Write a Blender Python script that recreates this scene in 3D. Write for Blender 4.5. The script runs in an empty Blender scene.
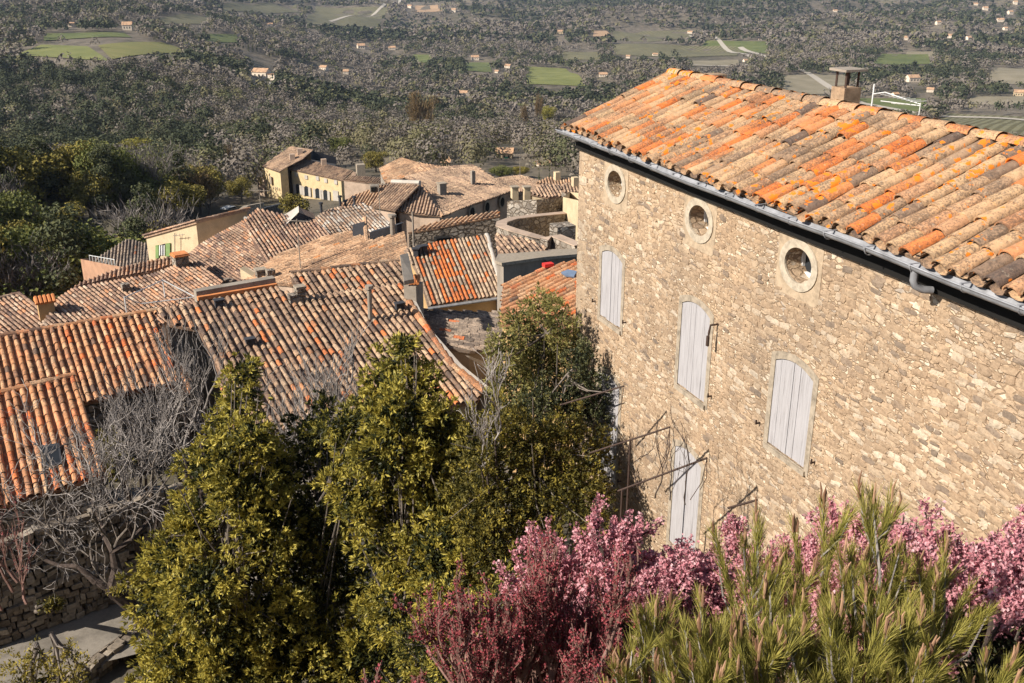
import bpy, bmesh, math, random
import numpy as np
from mathutils import Vector, Matrix

# ------------------------------------------------------------------ basics
S = bpy.context.scene
COL = S.collection
W0, H0, FPX = 1024, 683, 1000.0
PITCH = math.radians(21.13)
CP, SP = math.cos(PITCH), math.sin(PITCH)
FW = np.array([0, CP, -SP]); UP = np.array([0, SP, CP]); RT = np.array([1.0, 0, 0])

def ray(px, py):
    return RT * (px - 512) / FPX + FW + UP * (341.5 - py) / FPX

def at(px, py, d):
    return ray(px, py) * d

def azv(a):
    a = math.radians(a)
    return np.array([math.sin(a), math.cos(a), 0.0])

# ------------------------------------------------------------------ mesh collector
class MB:
    def __init__(self):
        self.v = []; self.f = {}; self.n = 0
    def add(self, v, f, rnd=None):
        v = np.asarray(v, float).reshape(-1, 3); f = np.asarray(f, int)
        if f.ndim == 1: f = f.reshape(1, -1)
        if rnd is None: rnd = 0.5
        r = np.broadcast_to(np.asarray(rnd, float), (len(f),))
        self.f.setdefault(f.shape[1], []).append((f + self.n, r))
        self.v.append(v); self.n += len(v)
    def box(self, c, size, rz=0.0, rnd=None, axes=None):
        sx, sy, sz = [k / 2 for k in size]
        p = np.array([(x, y, z) for x in (-sx, sx) for y in (-sy, sy) for z in (-sz, sz)])
        if axes is not None:
            p = p @ np.array(axes)
        elif rz:
            c_, s_ = math.cos(rz), math.sin(rz)
            p = np.stack([p[:, 0] * c_ - p[:, 1] * s_, p[:, 0] * s_ + p[:, 1] * c_, p[:, 2]], 1)
        self.add(p + np.asarray(c), [(0, 1, 3, 2), (4, 6, 7, 5), (0, 4, 5, 1), (2, 3, 7, 6), (0, 2, 6, 4), (1, 5, 7, 3)], rnd)
    def prism(self, top, zb, rnd=None):
        t = np.asarray(top, float); n = len(t); b = t.copy(); b[:, 2] = zb
        self.add(np.vstack([t, b]), [list(range(n))], rnd); self.n -= 2 * n; self.v.pop()
        fs = [(i, i + n, (i + 1) % n + n, (i + 1) % n) for i in range(n)]
        self.add(np.vstack([t, b]), fs, rnd)
    def tube(self, pts, r, sides=5, rnd=None, cap=False):
        P = np.asarray(pts, float); n = len(P)
        r = np.broadcast_to(np.asarray(r, float), (n,))
        t = np.gradient(P, axis=0); t /= np.linalg.norm(t, axis=1)[:, None] + 1e-9
        a = np.array([0, 0, 1.0]) if abs(t[0][2]) < .9 else np.array([1.0, 0, 0])
        u = np.cross(t, a); u /= np.linalg.norm(u, axis=1)[:, None] + 1e-9
        w = np.cross(t, u)
        an = np.arange(sides) * 2 * math.pi / sides
        V = P[:, None, :] + r[:, None, None] * (np.cos(an)[None, :, None] * u[:, None, :] + np.sin(an)[None, :, None] * w[:, None, :])
        i = np.arange(n - 1)[:, None] * sides; j = np.arange(sides)[None, :]; j2 = (j + 1) % sides
        F = np.stack([i + j, i + j2, i + sides + j2, i + sides + j], -1).reshape(-1, 4)
        self.add(V.reshape(-1, 3), F, rnd)
        if cap:
            self.add(V[0], [list(range(sides))[::-1]], rnd); self.add(V[-1], [list(range(sides))], rnd)
    def mesh(self, name, mat, smooth=False):
        me = bpy.data.meshes.new(name)
        V = np.vstack(self.v) if self.v else np.zeros((0, 3))
        idx = []; tot = []; rn = []
        for k, lst in self.f.items():
            for f, r in lst:
                idx.append(f.reshape(-1)); tot.append(np.full(len(f), k)); rn.append(r)
        idx = np.concatenate(idx).astype(np.int32); tot = np.concatenate(tot).astype(np.int32); rn = np.concatenate(rn).astype(np.float32)
        me.vertices.add(len(V)); me.vertices.foreach_set('co', V.astype(np.float32).reshape(-1))
        me.loops.add(len(idx)); me.loops.foreach_set('vertex_index', idx)
        me.polygons.add(len(tot))
        st = np.concatenate([[0], np.cumsum(tot)[:-1]]).astype(np.int32)
        me.polygons.foreach_set('loop_start', st)
        try: me.polygons.foreach_set('loop_total', tot)
        except Exception: pass
        at_ = me.attributes.new('rnd', 'FLOAT', 'FACE'); at_.data.foreach_set('value', rn)
        me.update(calc_edges=True); me.validate()
        me.polygons.foreach_set('use_smooth', np.full(len(me.polygons), bool(smooth)))
        if mat: me.materials.append(mat)
        return me
    def obj(self, name, mat, parent=None, smooth=False):
        o = bpy.data.objects.new(name, self.mesh(name, mat, smooth)); COL.objects.link(o)
        if parent is not None:
            o.parent = parent
            bpy.context.view_layer.update() if False else None
            o.matrix_parent_inverse = parent.matrix_basis.inverted()
        return o

def local_obj(mb, name, mat, parent, smooth=False):
    o = bpy.data.objects.new(name, mb.mesh(name, mat, smooth)); COL.objects.link(o); o.parent = parent
    return o

def tag(o, label=None, cat=None, group=None, kind=None):
    if label: o['label'] = label
    if cat: o['category'] = cat
    if group: o['group'] = group
    if kind: o['kind'] = kind
    return o

def thing(name, loc, label, cat, group=None, rz=0.0):
    o = bpy.data.objects.new(name, None); COL.objects.link(o)
    o.empty_display_size = .3; o.location = tuple(loc); o.rotation_euler = (0, 0, rz)
    return tag(o, label, cat, group)

# ------------------------------------------------------------------ materials
def mat(name):
    m = bpy.data.materials.new(name); m.use_nodes = True
    nt = m.node_tree; b = nt.nodes['Principled BSDF']
    b.inputs['Roughness'].default_value = .85
    b.inputs['Specular IOR Level'].default_value = .2
    return m, nt, b

def N(nt, t, **kw):
    n = nt.nodes.new(t)
    for k, v in kw.items():
        if k in n.inputs: n.inputs[k].default_value = v
        else: setattr(n, k, v)
    return n

def ramp(nt, stops, interp='LINEAR'):
    r = nt.nodes.new('ShaderNodeValToRGB'); r.color_ramp.interpolation = interp
    e = r.color_ramp.elements
    while len(e) < len(stops): e.new(.5)
    for k, (p, c) in zip(e, stops):
        k.position = p; k.color = (*c, 1) if len(c) == 3 else c
    return r

def mix(nt, a, b, f, mode='MIX'):
    m = nt.nodes.new('ShaderNodeMix'); m.data_type = 'RGBA'; m.blend_type = mode
    L = nt.links.new
    for s, v in ((0, f), (6, a), (7, b)):
        if hasattr(v, 'is_linked') or hasattr(v, 'links'): L(v, m.inputs[s])
        elif s == 0: m.inputs[0].default_value = v
        else: m.inputs[s].default_value = (*v, 1)
    return m.outputs[2]

def noise(nt, vec, scale, detail=3, rough=.55, dist=0):
    n = N(nt, 'ShaderNodeTexNoise', Scale=scale, Detail=detail, Roughness=rough, Distortion=dist)
    if vec is not None: nt.links.new(vec, n.inputs['Vector'])
    return n

def objco(nt):
    return nt.nodes.new('ShaderNodeTexCoord').outputs['Object']

def bump(nt, b, h, strength, dist):
    k = N(nt, 'ShaderNodeBump', Strength=strength, Distance=dist)
    nt.links.new(h, k.inputs['Height']); nt.links.new(k.outputs[0], b.inputs['Normal']); return k

def plain(name, c, rough=.8, metal=0, var=.12, scale=3.0):
    m, nt, b = mat(name)
    n = noise(nt, objco(nt), scale, 5)
    r = ramp(nt, [(.3, tuple(x * (1 - var * 1.6) for x in c)), (.7, tuple(min(1, x * (1 + var)) for x in c))])
    nt.links.new(n.outputs[0], r.inputs[0]); nt.links.new(r.outputs[0], b.inputs['Base Color'])
    b.inputs['Roughness'].default_value = rough; b.inputs['Metallic'].default_value = metal
    bump(nt, b, n.outputs[0], .25, .02)
    return m

def tile_mat(name, stops, spot=.4, spotc=(.055, .045, .04), orange=0.0, scale=1.0):
    m, nt, b = mat(name); L = nt.links.new
    a = N(nt, 'ShaderNodeAttribute', attribute_name='rnd')
    r = ramp(nt, stops); L(a.outputs['Fac'], r.inputs[0])
    co = objco(nt)
    n1 = noise(nt, co, 9 * scale, 6, .65)
    r1 = ramp(nt, [(.28, (.62, .6, .58)), (.5, (.97, .97, .97)), (.75, (1.2, 1.17, 1.1))]); L(n1.outputs[0], r1.inputs[0])
    c = mix(nt, r.outputs[0], r1.outputs[0], 1.0, 'MULTIPLY')
    n2 = noise(nt, co, 26 * scale, 5, .7)
    n3 = noise(nt, co, 1.1 * scale, 3)
    add = N(nt, 'ShaderNodeMath', operation='MULTIPLY_ADD'); L(n3.outputs[0], add.inputs[0]); add.inputs[1].default_value = .55; L(n2.outputs[0], add.inputs[2])
    r2 = ramp(nt, [(.80 - spot * .2, (0, 0, 0)), (.90 - spot * .12, (1, 1, 1))]); L(add.outputs[0], r2.inputs[0])
    fm = N(nt, 'ShaderNodeMath', operation='MULTIPLY'); L(r2.outputs[0], fm.inputs[0]); fm.inputs[1].default_value = .62
    c = mix(nt, c, spotc, fm.outputs[0])
    # pale lichen
    n5 = noise(nt, co, 14 * scale, 4, .6)
    r5 = ramp(nt, [(.60, (0, 0, 0)), (.70, (1, 1, 1))]); L(n5.outputs[0], r5.inputs[0])
    f5 = N(nt, 'ShaderNodeMath', operation='MULTIPLY'); L(r5.outputs[0], f5.inputs[0]); f5.inputs[1].default_value = .45
    c = mix(nt, c, (.46, .39, .29), f5.outputs[0])
    if orange:
        n4 = noise(nt, co, 5.5 * scale, 4, .55); n6 = noise(nt, co, .6 * scale, 2)
        ad = N(nt, 'ShaderNodeMath', operation='MULTIPLY_ADD'); L(n6.outputs[0], ad.inputs[0]); ad.inputs[1].default_value = .5; L(n4.outputs[0], ad.inputs[2])
        r4 = ramp(nt, [(.96 - orange * .12, (0, 0, 0)), (.99 - orange * .12, (1, 1, 1))]); L(ad.outputs[0], r4.inputs[0])
        c = mix(nt, c, (.72, .20, .02), r4.outputs[0])
    L(c, b.inputs['Base Color'])
    bump(nt, b, n2.outputs[0], .5, .012)
    return m

def stone_mat(name, cols, mortar, sx=.30, sz=.14, bumpd=.03, edge=.06, distort=.35, amt=1.0, joint=.6):
    m, nt, b = mat(name); L = nt.links.new
    co = objco(nt)
    nz = noise(nt, co, 2.6, 3)
    sub = N(nt, 'ShaderNodeVectorMath', operation='SUBTRACT'); L(nz.outputs['Color'], sub.inputs[0]); sub.inputs[1].default_value = (.5, .5, .5)
    sc = N(nt, 'ShaderNodeVectorMath', operation='SCALE'); L(sub.outputs[0], sc.inputs[0]); sc.inputs['Scale'].default_value = distort
    ad = N(nt, 'ShaderNodeVectorMath', operation='ADD'); L(co, ad.inputs[0]); L(sc.outputs[0], ad.inputs[1])
    mp = N(nt, 'ShaderNodeMapping'); mp.inputs['Scale'].default_value = (1 / sx, 1 / sx, 1 / sz); L(ad.outputs[0], mp.inputs['Vector'])
    v = N(nt, 'ShaderNodeTexVoronoi', feature='F1', Randomness=.95, Scale=1.0); L(mp.outputs[0], v.inputs['Vector'])
    e = N(nt, 'ShaderNodeTexVoronoi', feature='DISTANCE_TO_EDGE', Randomness=.95, Scale=1.0); L(mp.outputs[0], e.inputs['Vector'])
    sep = N(nt, 'ShaderNodeSeparateColor'); L(v.outputs['Color'], sep.inputs[0])
    r = ramp(nt, cols); L(sep.outputs[0], r.inputs[0])
    n1 = noise(nt, co, 11, 6, .65)
    r1 = ramp(nt, [(.3, (.62, .6, .58)), (.55, (1, 1, 1)), (.75, (1.18, 1.15, 1.1))]); L(n1.outputs[0], r1.inputs[0])
    c = mix(nt, r.outputs[0], r1.outputs[0], amt, 'MULTIPLY')
    n2 = noise(nt, co, 6, 4)
    em = N(nt, 'ShaderNodeMath', operation='MULTIPLY_ADD'); L(n2.outputs[0], em.inputs[0]); em.inputs[1].default_value = -.07; L(e.outputs['Distance'], em.inputs[2])
    re = ramp(nt, [(0.0, (1, 1, 1)), (edge, (0, 0, 0))]); L(em.outputs[0], re.inputs[0])
    c = mix(nt, c, mortar, re.outputs[0])
    rj = ramp(nt, [(0.0, (.42, .40, .38)), (edge * .55, (1, 1, 1))]); L(em.outputs[0], rj.inputs[0]); c = mix(nt, c, rj.outputs[0], joint, 'MULTIPLY')
    # broad weathering
    n3 = noise(nt, co, .45, 5, .6)
    r3 = ramp(nt, [(.3, (.72, .72, .74)), (.6, (1.05, 1.02, 1.0))]); L(n3.outputs[0], r3.inputs[0])
    c = mix(nt, c, r3.outputs[0], .8, 'MULTIPLY')
    L(c, b.inputs['Base Color'])
    rb = ramp(nt, [(0.0, (0, 0, 0)), (.12, (1, 1, 1))]); L(em.outputs[0], rb.inputs[0])
    hb = N(nt, 'ShaderNodeMath', operation='MULTIPLY_ADD'); L(n1.outputs[0], hb.inputs[0]); hb.inputs[1].default_value = .7; L(rb.outputs[0], hb.inputs[2])
    hc = N(nt, 'ShaderNodeMath', operation='MULTIPLY_ADD'); L(sep.outputs[1], hc.inputs[0]); hc.inputs[1].default_value = .6; L(hb.outputs[0], hc.inputs[2])
    bump(nt, b, hc.outputs[0], 1.0, bumpd)
    b.inputs['Roughness'].default_value = .92
    return m

def plaster(name, c, stain=.3, scale=1.0):
    m, nt, b = mat(name); L = nt.links.new
    co = objco(nt)
    n = noise(nt, co, 1.2 * scale, 6, .65)
    r = ramp(nt, [(.3, tuple(x * (1 - stain) for x in c)), (.55, c), (.8, tuple(min(1, x * 1.12) for x in c))]); L(n.outputs[0], r.inputs[0])
    n2 = noise(nt, co, 16, 5, .7)
    r2 = ramp(nt, [(.3, (.8, .8, .8)), (.6, (1.05, 1.05, 1.05))]); L(n2.outputs[0], r2.inputs[0])
    L(mix(nt, r.outputs[0], r2.outputs[0], .7, 'MULTIPLY'), b.inputs['Base Color'])
    bump(nt, b, n2.outputs[0], .4, .02)
    b.inputs['Roughness'].default_value = .9
    return m

def leaf_mat(name, stops, trans=.3, rough=.5, spec=.3):
    m, nt, b = mat(name); L = nt.links.new
    a = N(nt, 'ShaderNodeAttribute', attribute_name='rnd')
    r = ramp(nt, stops); L(a.outputs['Fac'], r.inputs[0]); L(r.outputs[0], b.inputs['Base Color'])
    b.inputs['Roughness'].default_value = rough; b.inputs['Specular IOR Level'].default_value = spec
    if trans:
        t = N(nt, 'ShaderNodeBsdfTranslucent'); L(r.outputs[0], t.inputs['Color'])
        x = N(nt, 'ShaderNodeMixShader'); x.inputs[0].default_value = trans
        L(b.outputs[0], x.inputs[1]); L(t.outputs[0], x.inputs[2])
        L(x.outputs[0], nt.nodes['Material Output'].inputs['Surface'])
    return m

M = {}
M['tile_main'] = tile_mat('tile_orange_weathered', [(0, (.15, .10, .075)), (.14, (.31, .20, .125)), (.33, (.46, .285, .16)), (.52, (.52, .335, .185)), (.64, (.49, .265, .14)), (.8, (.55, .215, .08)), (1, (.60, .165, .04))], .3, orange=.75, scale=1.5)
M['tile_near'] = tile_mat('tile_orange', [(0, (.16, .095, .065)), (.12, (.35, .17, .09)), (.4, (.52, .24, .11)), (.6, (.56, .30, .155)), (.8, (.57, .35, .20)), (1, (.64, .16, .045))], .3, scale=.8)
M['tile_mixed'] = tile_mat('tile_mixed', [(0, (.14, .092, .068)), (.2, (.29, .18, .115)), (.5, (.43, .275, .17)), (.72, (.49, .34, .22)), (.86, (.50, .24, .115)), (1, (.60, .18, .055))], .4, scale=.8)
M['tile_grey'] = tile_mat('tile_grey_brown', [(0, (.14, .11, .09)), (.25, (.28, .215, .165)), (.6, (.40, .305, .23)), (.88, (.48, .36, .26)), (.96, (.50, .23, .11)), (1, (.58, .18, .07))], .6, scale=.8)
M['tile_orange_far'] = tile_mat('tile_sunlit_orange', [(0, (.30, .18, .11)), (.25, (.47, .28, .165)), (.6, (.60, .37, .215)), (.9, (.64, .43, .27)), (1, (.64, .27, .10))], .3, scale=.5)
M['tile_brown'] = tile_mat('tile_brown', [(0, (.23, .15, .105)), (.3, (.41, .265, .175)), (.7, (.53, .36, .235)), (1, (.58, .38, .235))], .4, scale=.5)
M['tile_red'] = tile_mat('tile_red_pale_mix', [(0, (.18, .11, .085)), (.3, (.37, .22, .145)), (.6, (.48, .315, .21)), (.8, (.53, .25, .125)), (1, (.58, .43, .31))], .4, scale=.6)
M['tile_mottled'] = tile_mat('tile_lichen_mottled', [(0, (.26, .17, .12)), (.3, (.48, .30, .19)), (.55, (.52, .37, .26)), (.75, (.55, .46, .37)), (1, (.60, .53, .45))], .5, scale=.5)
M['tile_stripe'] = tile_mat('tile_bright_stripe', [(0, (.25, .17, .12)), (.3, (.42, .3, .2)), (.6, (.5, .36, .24)), (.7, (.62, .17, .045)), (1, (.66, .18, .04))], .35, scale=.8)
def wall_stone():
    m, nt, b = mat('rubble_stone_ochre'); L = nt.links.new; co = objco(nt)
    nz = noise(nt, co, 3.2, 4)
    sb = N(nt, 'ShaderNodeVectorMath', operation='SUBTRACT'); L(nz.outputs['Color'], sb.inputs[0]); sb.inputs[1].default_value = (.5, .5, .5)
    sc = N(nt, 'ShaderNodeVectorMath', operation='SCALE'); L(sb.outputs[0], sc.inputs[0]); sc.inputs['Scale'].default_value = .13
    ad = N(nt, 'ShaderNodeVectorMath', operation='ADD'); L(co, ad.inputs[0]); L(sc.outputs[0], ad.inputs[1])
    outs = []
    for (sx, sz) in ((.15, .07), (.075, .04)):
        mp = N(nt, 'ShaderNodeMapping'); mp.inputs['Scale'].default_value = (1 / sx, 1 / sx, 1 / sz); L(ad.outputs[0], mp.inputs['Vector'])
        v = N(nt, 'ShaderNodeTexVoronoi', feature='F1', Randomness=.9, Scale=1.0); L(mp.outputs[0], v.inputs['Vector'])
        e = N(nt, 'ShaderNodeTexVoronoi', feature='DISTANCE_TO_EDGE', Randomness=.9, Scale=1.0); L(mp.outputs[0], e.inputs['Vector'])
        sp = N(nt, 'ShaderNodeSeparateColor'); L(v.outputs['Color'], sp.inputs[0]); outs.append((sp, e))
    nm = noise(nt, co, .9, 3); rm_ = ramp(nt, [(.44, (0, 0, 0)), (.54, (1, 1, 1))]); L(nm.outputs[0], rm_.inputs[0])
    def fmix(p, q):
        x = N(nt, 'ShaderNodeMix'); x.data_type = 'FLOAT'; L(rm_.outputs[0], x.inputs[0]); L(p, x.inputs[2]); L(q, x.inputs[3]); return x.outputs[0]
    tone = fmix(outs[0][0].outputs[0], outs[1][0].outputs[0]); hgt = fmix(outs[0][0].outputs[1], outs[1][0].outputs[1]); ed = fmix(outs[0][1].outputs['Distance'], outs[1][1].outputs['Distance'])
    r = ramp(nt, [(0, (.30, .22, .155)), (.12, (.40, .29, .195)), (.45, (.46, .335, .22)), (.66, (.51, .38, .25)), (.74, (.37, .31, .25)), (.82, (.52, .41, .285)), (1, (.66, .56, .43))]); L(tone, r.inputs[0])
    n1 = noise(nt, co, 13, 7, .7); r1 = ramp(nt, [(.3, (.62, .6, .58)), (.52, (1, 1, 1)), (.72, (1.25, 1.22, 1.18))]); L(n1.outputs[0], r1.inputs[0])
    c = mix(nt, r.outputs[0], r1.outputs[0], 1.0, 'MULTIPLY')
    n2 = noise(nt, co, 7, 4); em = N(nt, 'ShaderNodeMath', operation='MULTIPLY_ADD'); L(n2.outputs[0], em.inputs[0]); em.inputs[1].default_value = -.10; L(ed, em.inputs[2])
    re = ramp(nt, [(0.0, (1, 1, 1)), (.06, (0, 0, 0))]); L(em.outputs[0], re.inputs[0]); c = mix(nt, c, (.375, .268, .175), re.outputs[0])
    n4 = noise(nt, co, 2.2, 3); e2 = N(nt, 'ShaderNodeMath', operation='MULTIPLY_ADD'); L(n4.outputs[0], e2.inputs[0]); e2.inputs[1].default_value = .12; e2.inputs[2].default_value = -.055
    e3 = N(nt, 'ShaderNodeMath', operation='SUBTRACT'); L(em.outputs[0], e3.inputs[0]); L(e2.outputs[0], e3.inputs[1])
    rj = ramp(nt, [(0.0, (.48, .44, .40)), (.03, (1, 1, 1))]); L(e3.outputs[0], rj.inputs[0]); c = mix(nt, c, rj.outputs[0], .42, 'MULTIPLY')
    n3 = noise(nt, co, .4, 5, .65); r3 = ramp(nt, [(.32, (.76, .77, .80)), (.58, (1.05, 1.02, .99))]); L(n3.outputs[0], r3.inputs[0]); c = mix(nt, c, r3.outputs[0], .85, 'MULTIPLY')
    L(c, b.inputs['Base Color']); b.inputs['Roughness'].default_value = .92
    rb = ramp(nt, [(0.0, (0, 0, 0)), (.10, (1, 1, 1))]); L(em.outputs[0], rb.inputs[0])
    h = N(nt, 'ShaderNodeMath', operation='MULTIPLY_ADD'); L(n1.outputs[0], h.inputs[0]); h.inputs[1].default_value = 1.0; L(rb.outputs[0], h.inputs[2])
    h2 = N(nt, 'ShaderNodeMath', operation='MULTIPLY_ADD'); L(hgt, h2.inputs[0]); h2.inputs[1].default_value = .8; L(h.outputs[0], h2.inputs[2])
    bump(nt, b, h2.outputs[0], 1.0, .0085)
    return m
M['stone_main'] = wall_stone()
def stone_face():
    m, nt, b = mat('rubble_stone_faces'); L = nt.links.new; co = objco(nt)
    at_ = N(nt, 'ShaderNodeAttribute', attribute_name='rnd')
    r = ramp(nt, [(0, (.20, .155, .118)), (.10, (.27, .205, .152)), (.22, (.335, .24, .16)), (.5, (.385, .277, .183)), (.72, (.42, .313, .213)), (.88, (.46, .36, .258)), (1, (.55, .46, .35))]); L(at_.outputs['Fac'], r.inputs[0])
    n1 = noise(nt, co, 17, 7, .72); r1 = ramp(nt, [(.28, (.58, .55, .52)), (.5, (.98, .98, .98)), (.72, (1.22, 1.2, 1.17))]); L(n1.outputs[0], r1.inputs[0])
    c = mix(nt, r.outputs[0], r1.outputs[0], 1.0, 'MULTIPLY')
    n5 = noise(nt, co, 42, 4, .7); r5 = ramp(nt, [(.33, (.6, .57, .54)), (.45, (1, 1, 1))]); L(n5.outputs[0], r5.inputs[0]); c = mix(nt, c, r5.outputs[0], .6, 'MULTIPLY')
    n3 = noise(nt, co, .42, 5, .65); r3 = ramp(nt, [(.32, (.74, .76, .79)), (.58, (1.05, 1.02, .99))]); L(n3.outputs[0], r3.inputs[0]); c = mix(nt, c, r3.outputs[0], .9, 'MULTIPLY')
    mp = N(nt, 'ShaderNodeMapping'); mp.inputs['Scale'].default_value = (2.2, 2.2, .22); L(co, mp.inputs['Vector'])
    n6 = noise(nt, mp.outputs[0], 1.6, 5, .65); r6 = ramp(nt, [(.33, (.78, .77, .77)), (.55, (1.02, 1.02, 1.01))]); L(n6.outputs[0], r6.inputs[0]); c = mix(nt, c, r6.outputs[0], .8, 'MULTIPLY')
    L(c, b.inputs['Base Color']); b.inputs['Roughness'].default_value = .92; bump(nt, b, n1.outputs[0], .8, .012)
    return m
M['stone_face'] = stone_face()
M['ring'] = plaster('pale_window_stone', (.46, .385, .29), .4, 6)
M['stack'] = plaster('rough_tan_masonry', (.38, .26, .165), .45, 6)
M['panel'] = plaster('tan_window_slab', (.43, .325, .22), .4, 5)
M['stone_grey'] = stone_mat('rubble_stone_grey', [(0, (.17, .14, .115)), (.4, (.31, .26, .205)), (.8, (.41, .345, .27)), (1, (.50, .45, .38))], (.20, .16, .12), .42, .22, .10, .09)
M['stone_far'] = stone_mat('rubble_stone_far', [(0, (.2, .17, .14)), (.4, (.30, .26, .21)), (.8, (.38, .33, .27)), (1, (.47, .42, .35))], (.25, .20, .15), .5, .28, .05, .06)
M['trim'] = plaster('dressed_limestone', (.36, .295, .22), .5, 6)
M['cream'] = plaster('cream_plaster', (.56, .435, .275), .22)
M['yellow'] = plaster('yellow_plaster', (.60, .455, .255), .2)
M['ochre'] = plaster('ochre_plaster', (.50, .32, .15), .25)
M['greyp'] = plaster('grey_plaster', (.30, .255, .205), .35)
M['pinkp'] = plaster('pinkish_plaster', (.46, .34, .25), .3)
M['brick'] = plaster('terracotta_plaster', (.42, .24, .15), .3)
M['whitep'] = plaster('white_render', (.46, .41, .35), .2)
M['orange_trim'] = plain('orange_terracotta_trim', (.58, .22, .08))
M['farwall'] = plaster('sunlit_pale_plaster', (.74, .62, .48), .1)
M['slate_and_shade'] = plain('dark_slate_and_shade', (.05, .05, .055), .6)  # on some walls this dark colour stands in for shadow
M['gutter'] = plain('zinc_gutter', (.31, .31, .32), .6, .25, .2, 6)
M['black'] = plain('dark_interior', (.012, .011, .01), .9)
M['darkmetal'] = plain('rusty_iron', (.07, .045, .035), .7, .2)
M['palemetal'] = plain('pale_painted_metal', (.62, .61, .58), .5)
M['white'] = plain('white_paint', (.72, .71, .68), .5)
M['shade_wood'] = None
M['green_shut'] = plain('green_paint', (.19, .28, .105), .6)
M['bark'] = plain('grey_bark', (.17, .14, .115), .9, 0, .3, 12)
M['bark_pale'] = plain('pale_bark', (.29, .255, .23), .9, 0, .3, 14)
M['bark_dark'] = plain('dark_bark', (.075, .055, .045), .9, 0, .3, 14)
M['twig_red'] = plain('reddish_twig', (.26, .15, .12), .8, 0, .3, 14)
M['asphalt'] = plaster('worn_street_surface', (.235, .205, .168), .5, .9)
M['glass'] = plain('window_glass', (.025, .028, .032), .25)
M['tarp'] = plain('blue_grey_tarpaulin', (.13, .17, .24), .5)
M['redp'] = plain('red_plastic', (.6, .04, .03), .5)

def shutter_mat():
    m, nt, b = mat('weathered_white_planks'); L = nt.links.new
    co = objco(nt)
    sep = N(nt, 'ShaderNodeSeparateXYZ'); L(co, sep.inputs[0])
    mp = N(nt, 'ShaderNodeMapping'); mp.inputs['Scale'].default_value = (22, 22, 1.2); L(co, mp.inputs['Vector'])
    n = noise(nt, mp.outputs[0], 1.6, 6, .65)
    r = ramp(nt, [(.28, (.19, .175, .17)), (.44, (.335, .315, .315)), (.75, (.42, .40, .40))]); L(n.outputs[0], r.inputs[0])
    L(r.outputs[0], b.inputs['Base Color']); bump(nt, b, n.outputs[0], .4, .006)
    return m
M['shade_wood'] = shutter_mat()

EV = [(0, (.014, .018, .007)), (.3, (.045, .05, .014)), (.52, (.19, .17, .035)), (.78, (.40, .33, .06)), (1, (.56, .46, .095))]
M['leaf_ever'] = leaf_mat('leaf_evergreen_olive', EV, .33, .5, .25)
M['leaf_pale'] = leaf_mat('leaf_pale_green', [(0, (.035, .042, .014)), (.5, (.17, .16, .05)), (1, (.36, .31, .10))], .25, .55, .2)
M['leaf_dark'] = leaf_mat('leaf_dark_ivy', [(0, (.014, .02, .01)), (.6, (.065, .07, .03)), (1, (.19, .185, .08))], .15, .6, .2)
M['leaf_yellow'] = leaf_mat('leaf_yellow_green', [(0, (.025, .028, .008)), (.5, (.17, .14, .03)), (1, (.44, .34, .06))], .25, .55, .2)
M['pink'] = leaf_mat('blossom_pink', [(0, (.27, .085, .10)), (.3, (.52, .205, .235)), (.7, (.67, .34, .365)), (1, (.76, .51, .52))], .3, .7, .1)
M['red'] = leaf_mat('bud_crimson', [(0, (.11, .045, .038)), (.35, (.22, .062, .06)), (.75, (.35, .068, .078)), (1, (.52, .11, .14))], .2, .6, .2)
M['needle'] = leaf_mat('needle_green', [(0, (.08, .085, .02)), (.5, (.26, .235, .05)), (1, (.46, .39, .10))], .2, .5)
M['candle'] = leaf_mat('pine_candle_brown', [(0, (.20, .10, .055)), (1, (.42, .25, .15))], .1, .8)
M['grassleaf'] = leaf_mat('grass_blade', [(0, (.05, .08, .015)), (1, (.18, .2, .05))], .25)
def far_leaf(name, a, b_, c): return leaf_mat(name, [(0, a), (.5, b_), (1, c)], .12, .8, .1)
M['f_pine'] = far_leaf('foliage_dark_pine', (.038, .046, .026), (.085, .092, .046), (.15, .15, .07))
M['f_olive'] = far_leaf('foliage_olive', (.08, .068, .02), (.215, .18, .046), (.35, .28, .075))
M['f_green'] = far_leaf('foliage_green', (.05, .06, .02), (.125, .135, .04), (.22, .215, .07))
M['f_bare'] = far_leaf('foliage_bare_twigs', (.085, .073, .065), (.18, .157, .14), (.28, .243, .215))
M['f_copper'] = far_leaf('foliage_copper', (.09, .06, .028), (.18, .12, .055), (.26, .18, .09))
M['f_yellow'] = far_leaf('foliage_yellow', (.12, .11, .02), (.25, .22, .04), (.36, .32, .08))
M['f_blue'] = far_leaf('foliage_blue_grey', (.03, .04, .035), (.075, .092, .08), (.13, .15, .13))
M['f_mass'] = leaf_mat('foliage_mixed_wood', [(0, (.036, .044, .026)), (.25, (.08, .086, .046)), (.4, (.135, .13, .058)), (.55, (.175, .152, .088)), (.8, (.175, .148, .122)), (1, (.225, .19, .16))], .1, .85, .1)

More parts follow.
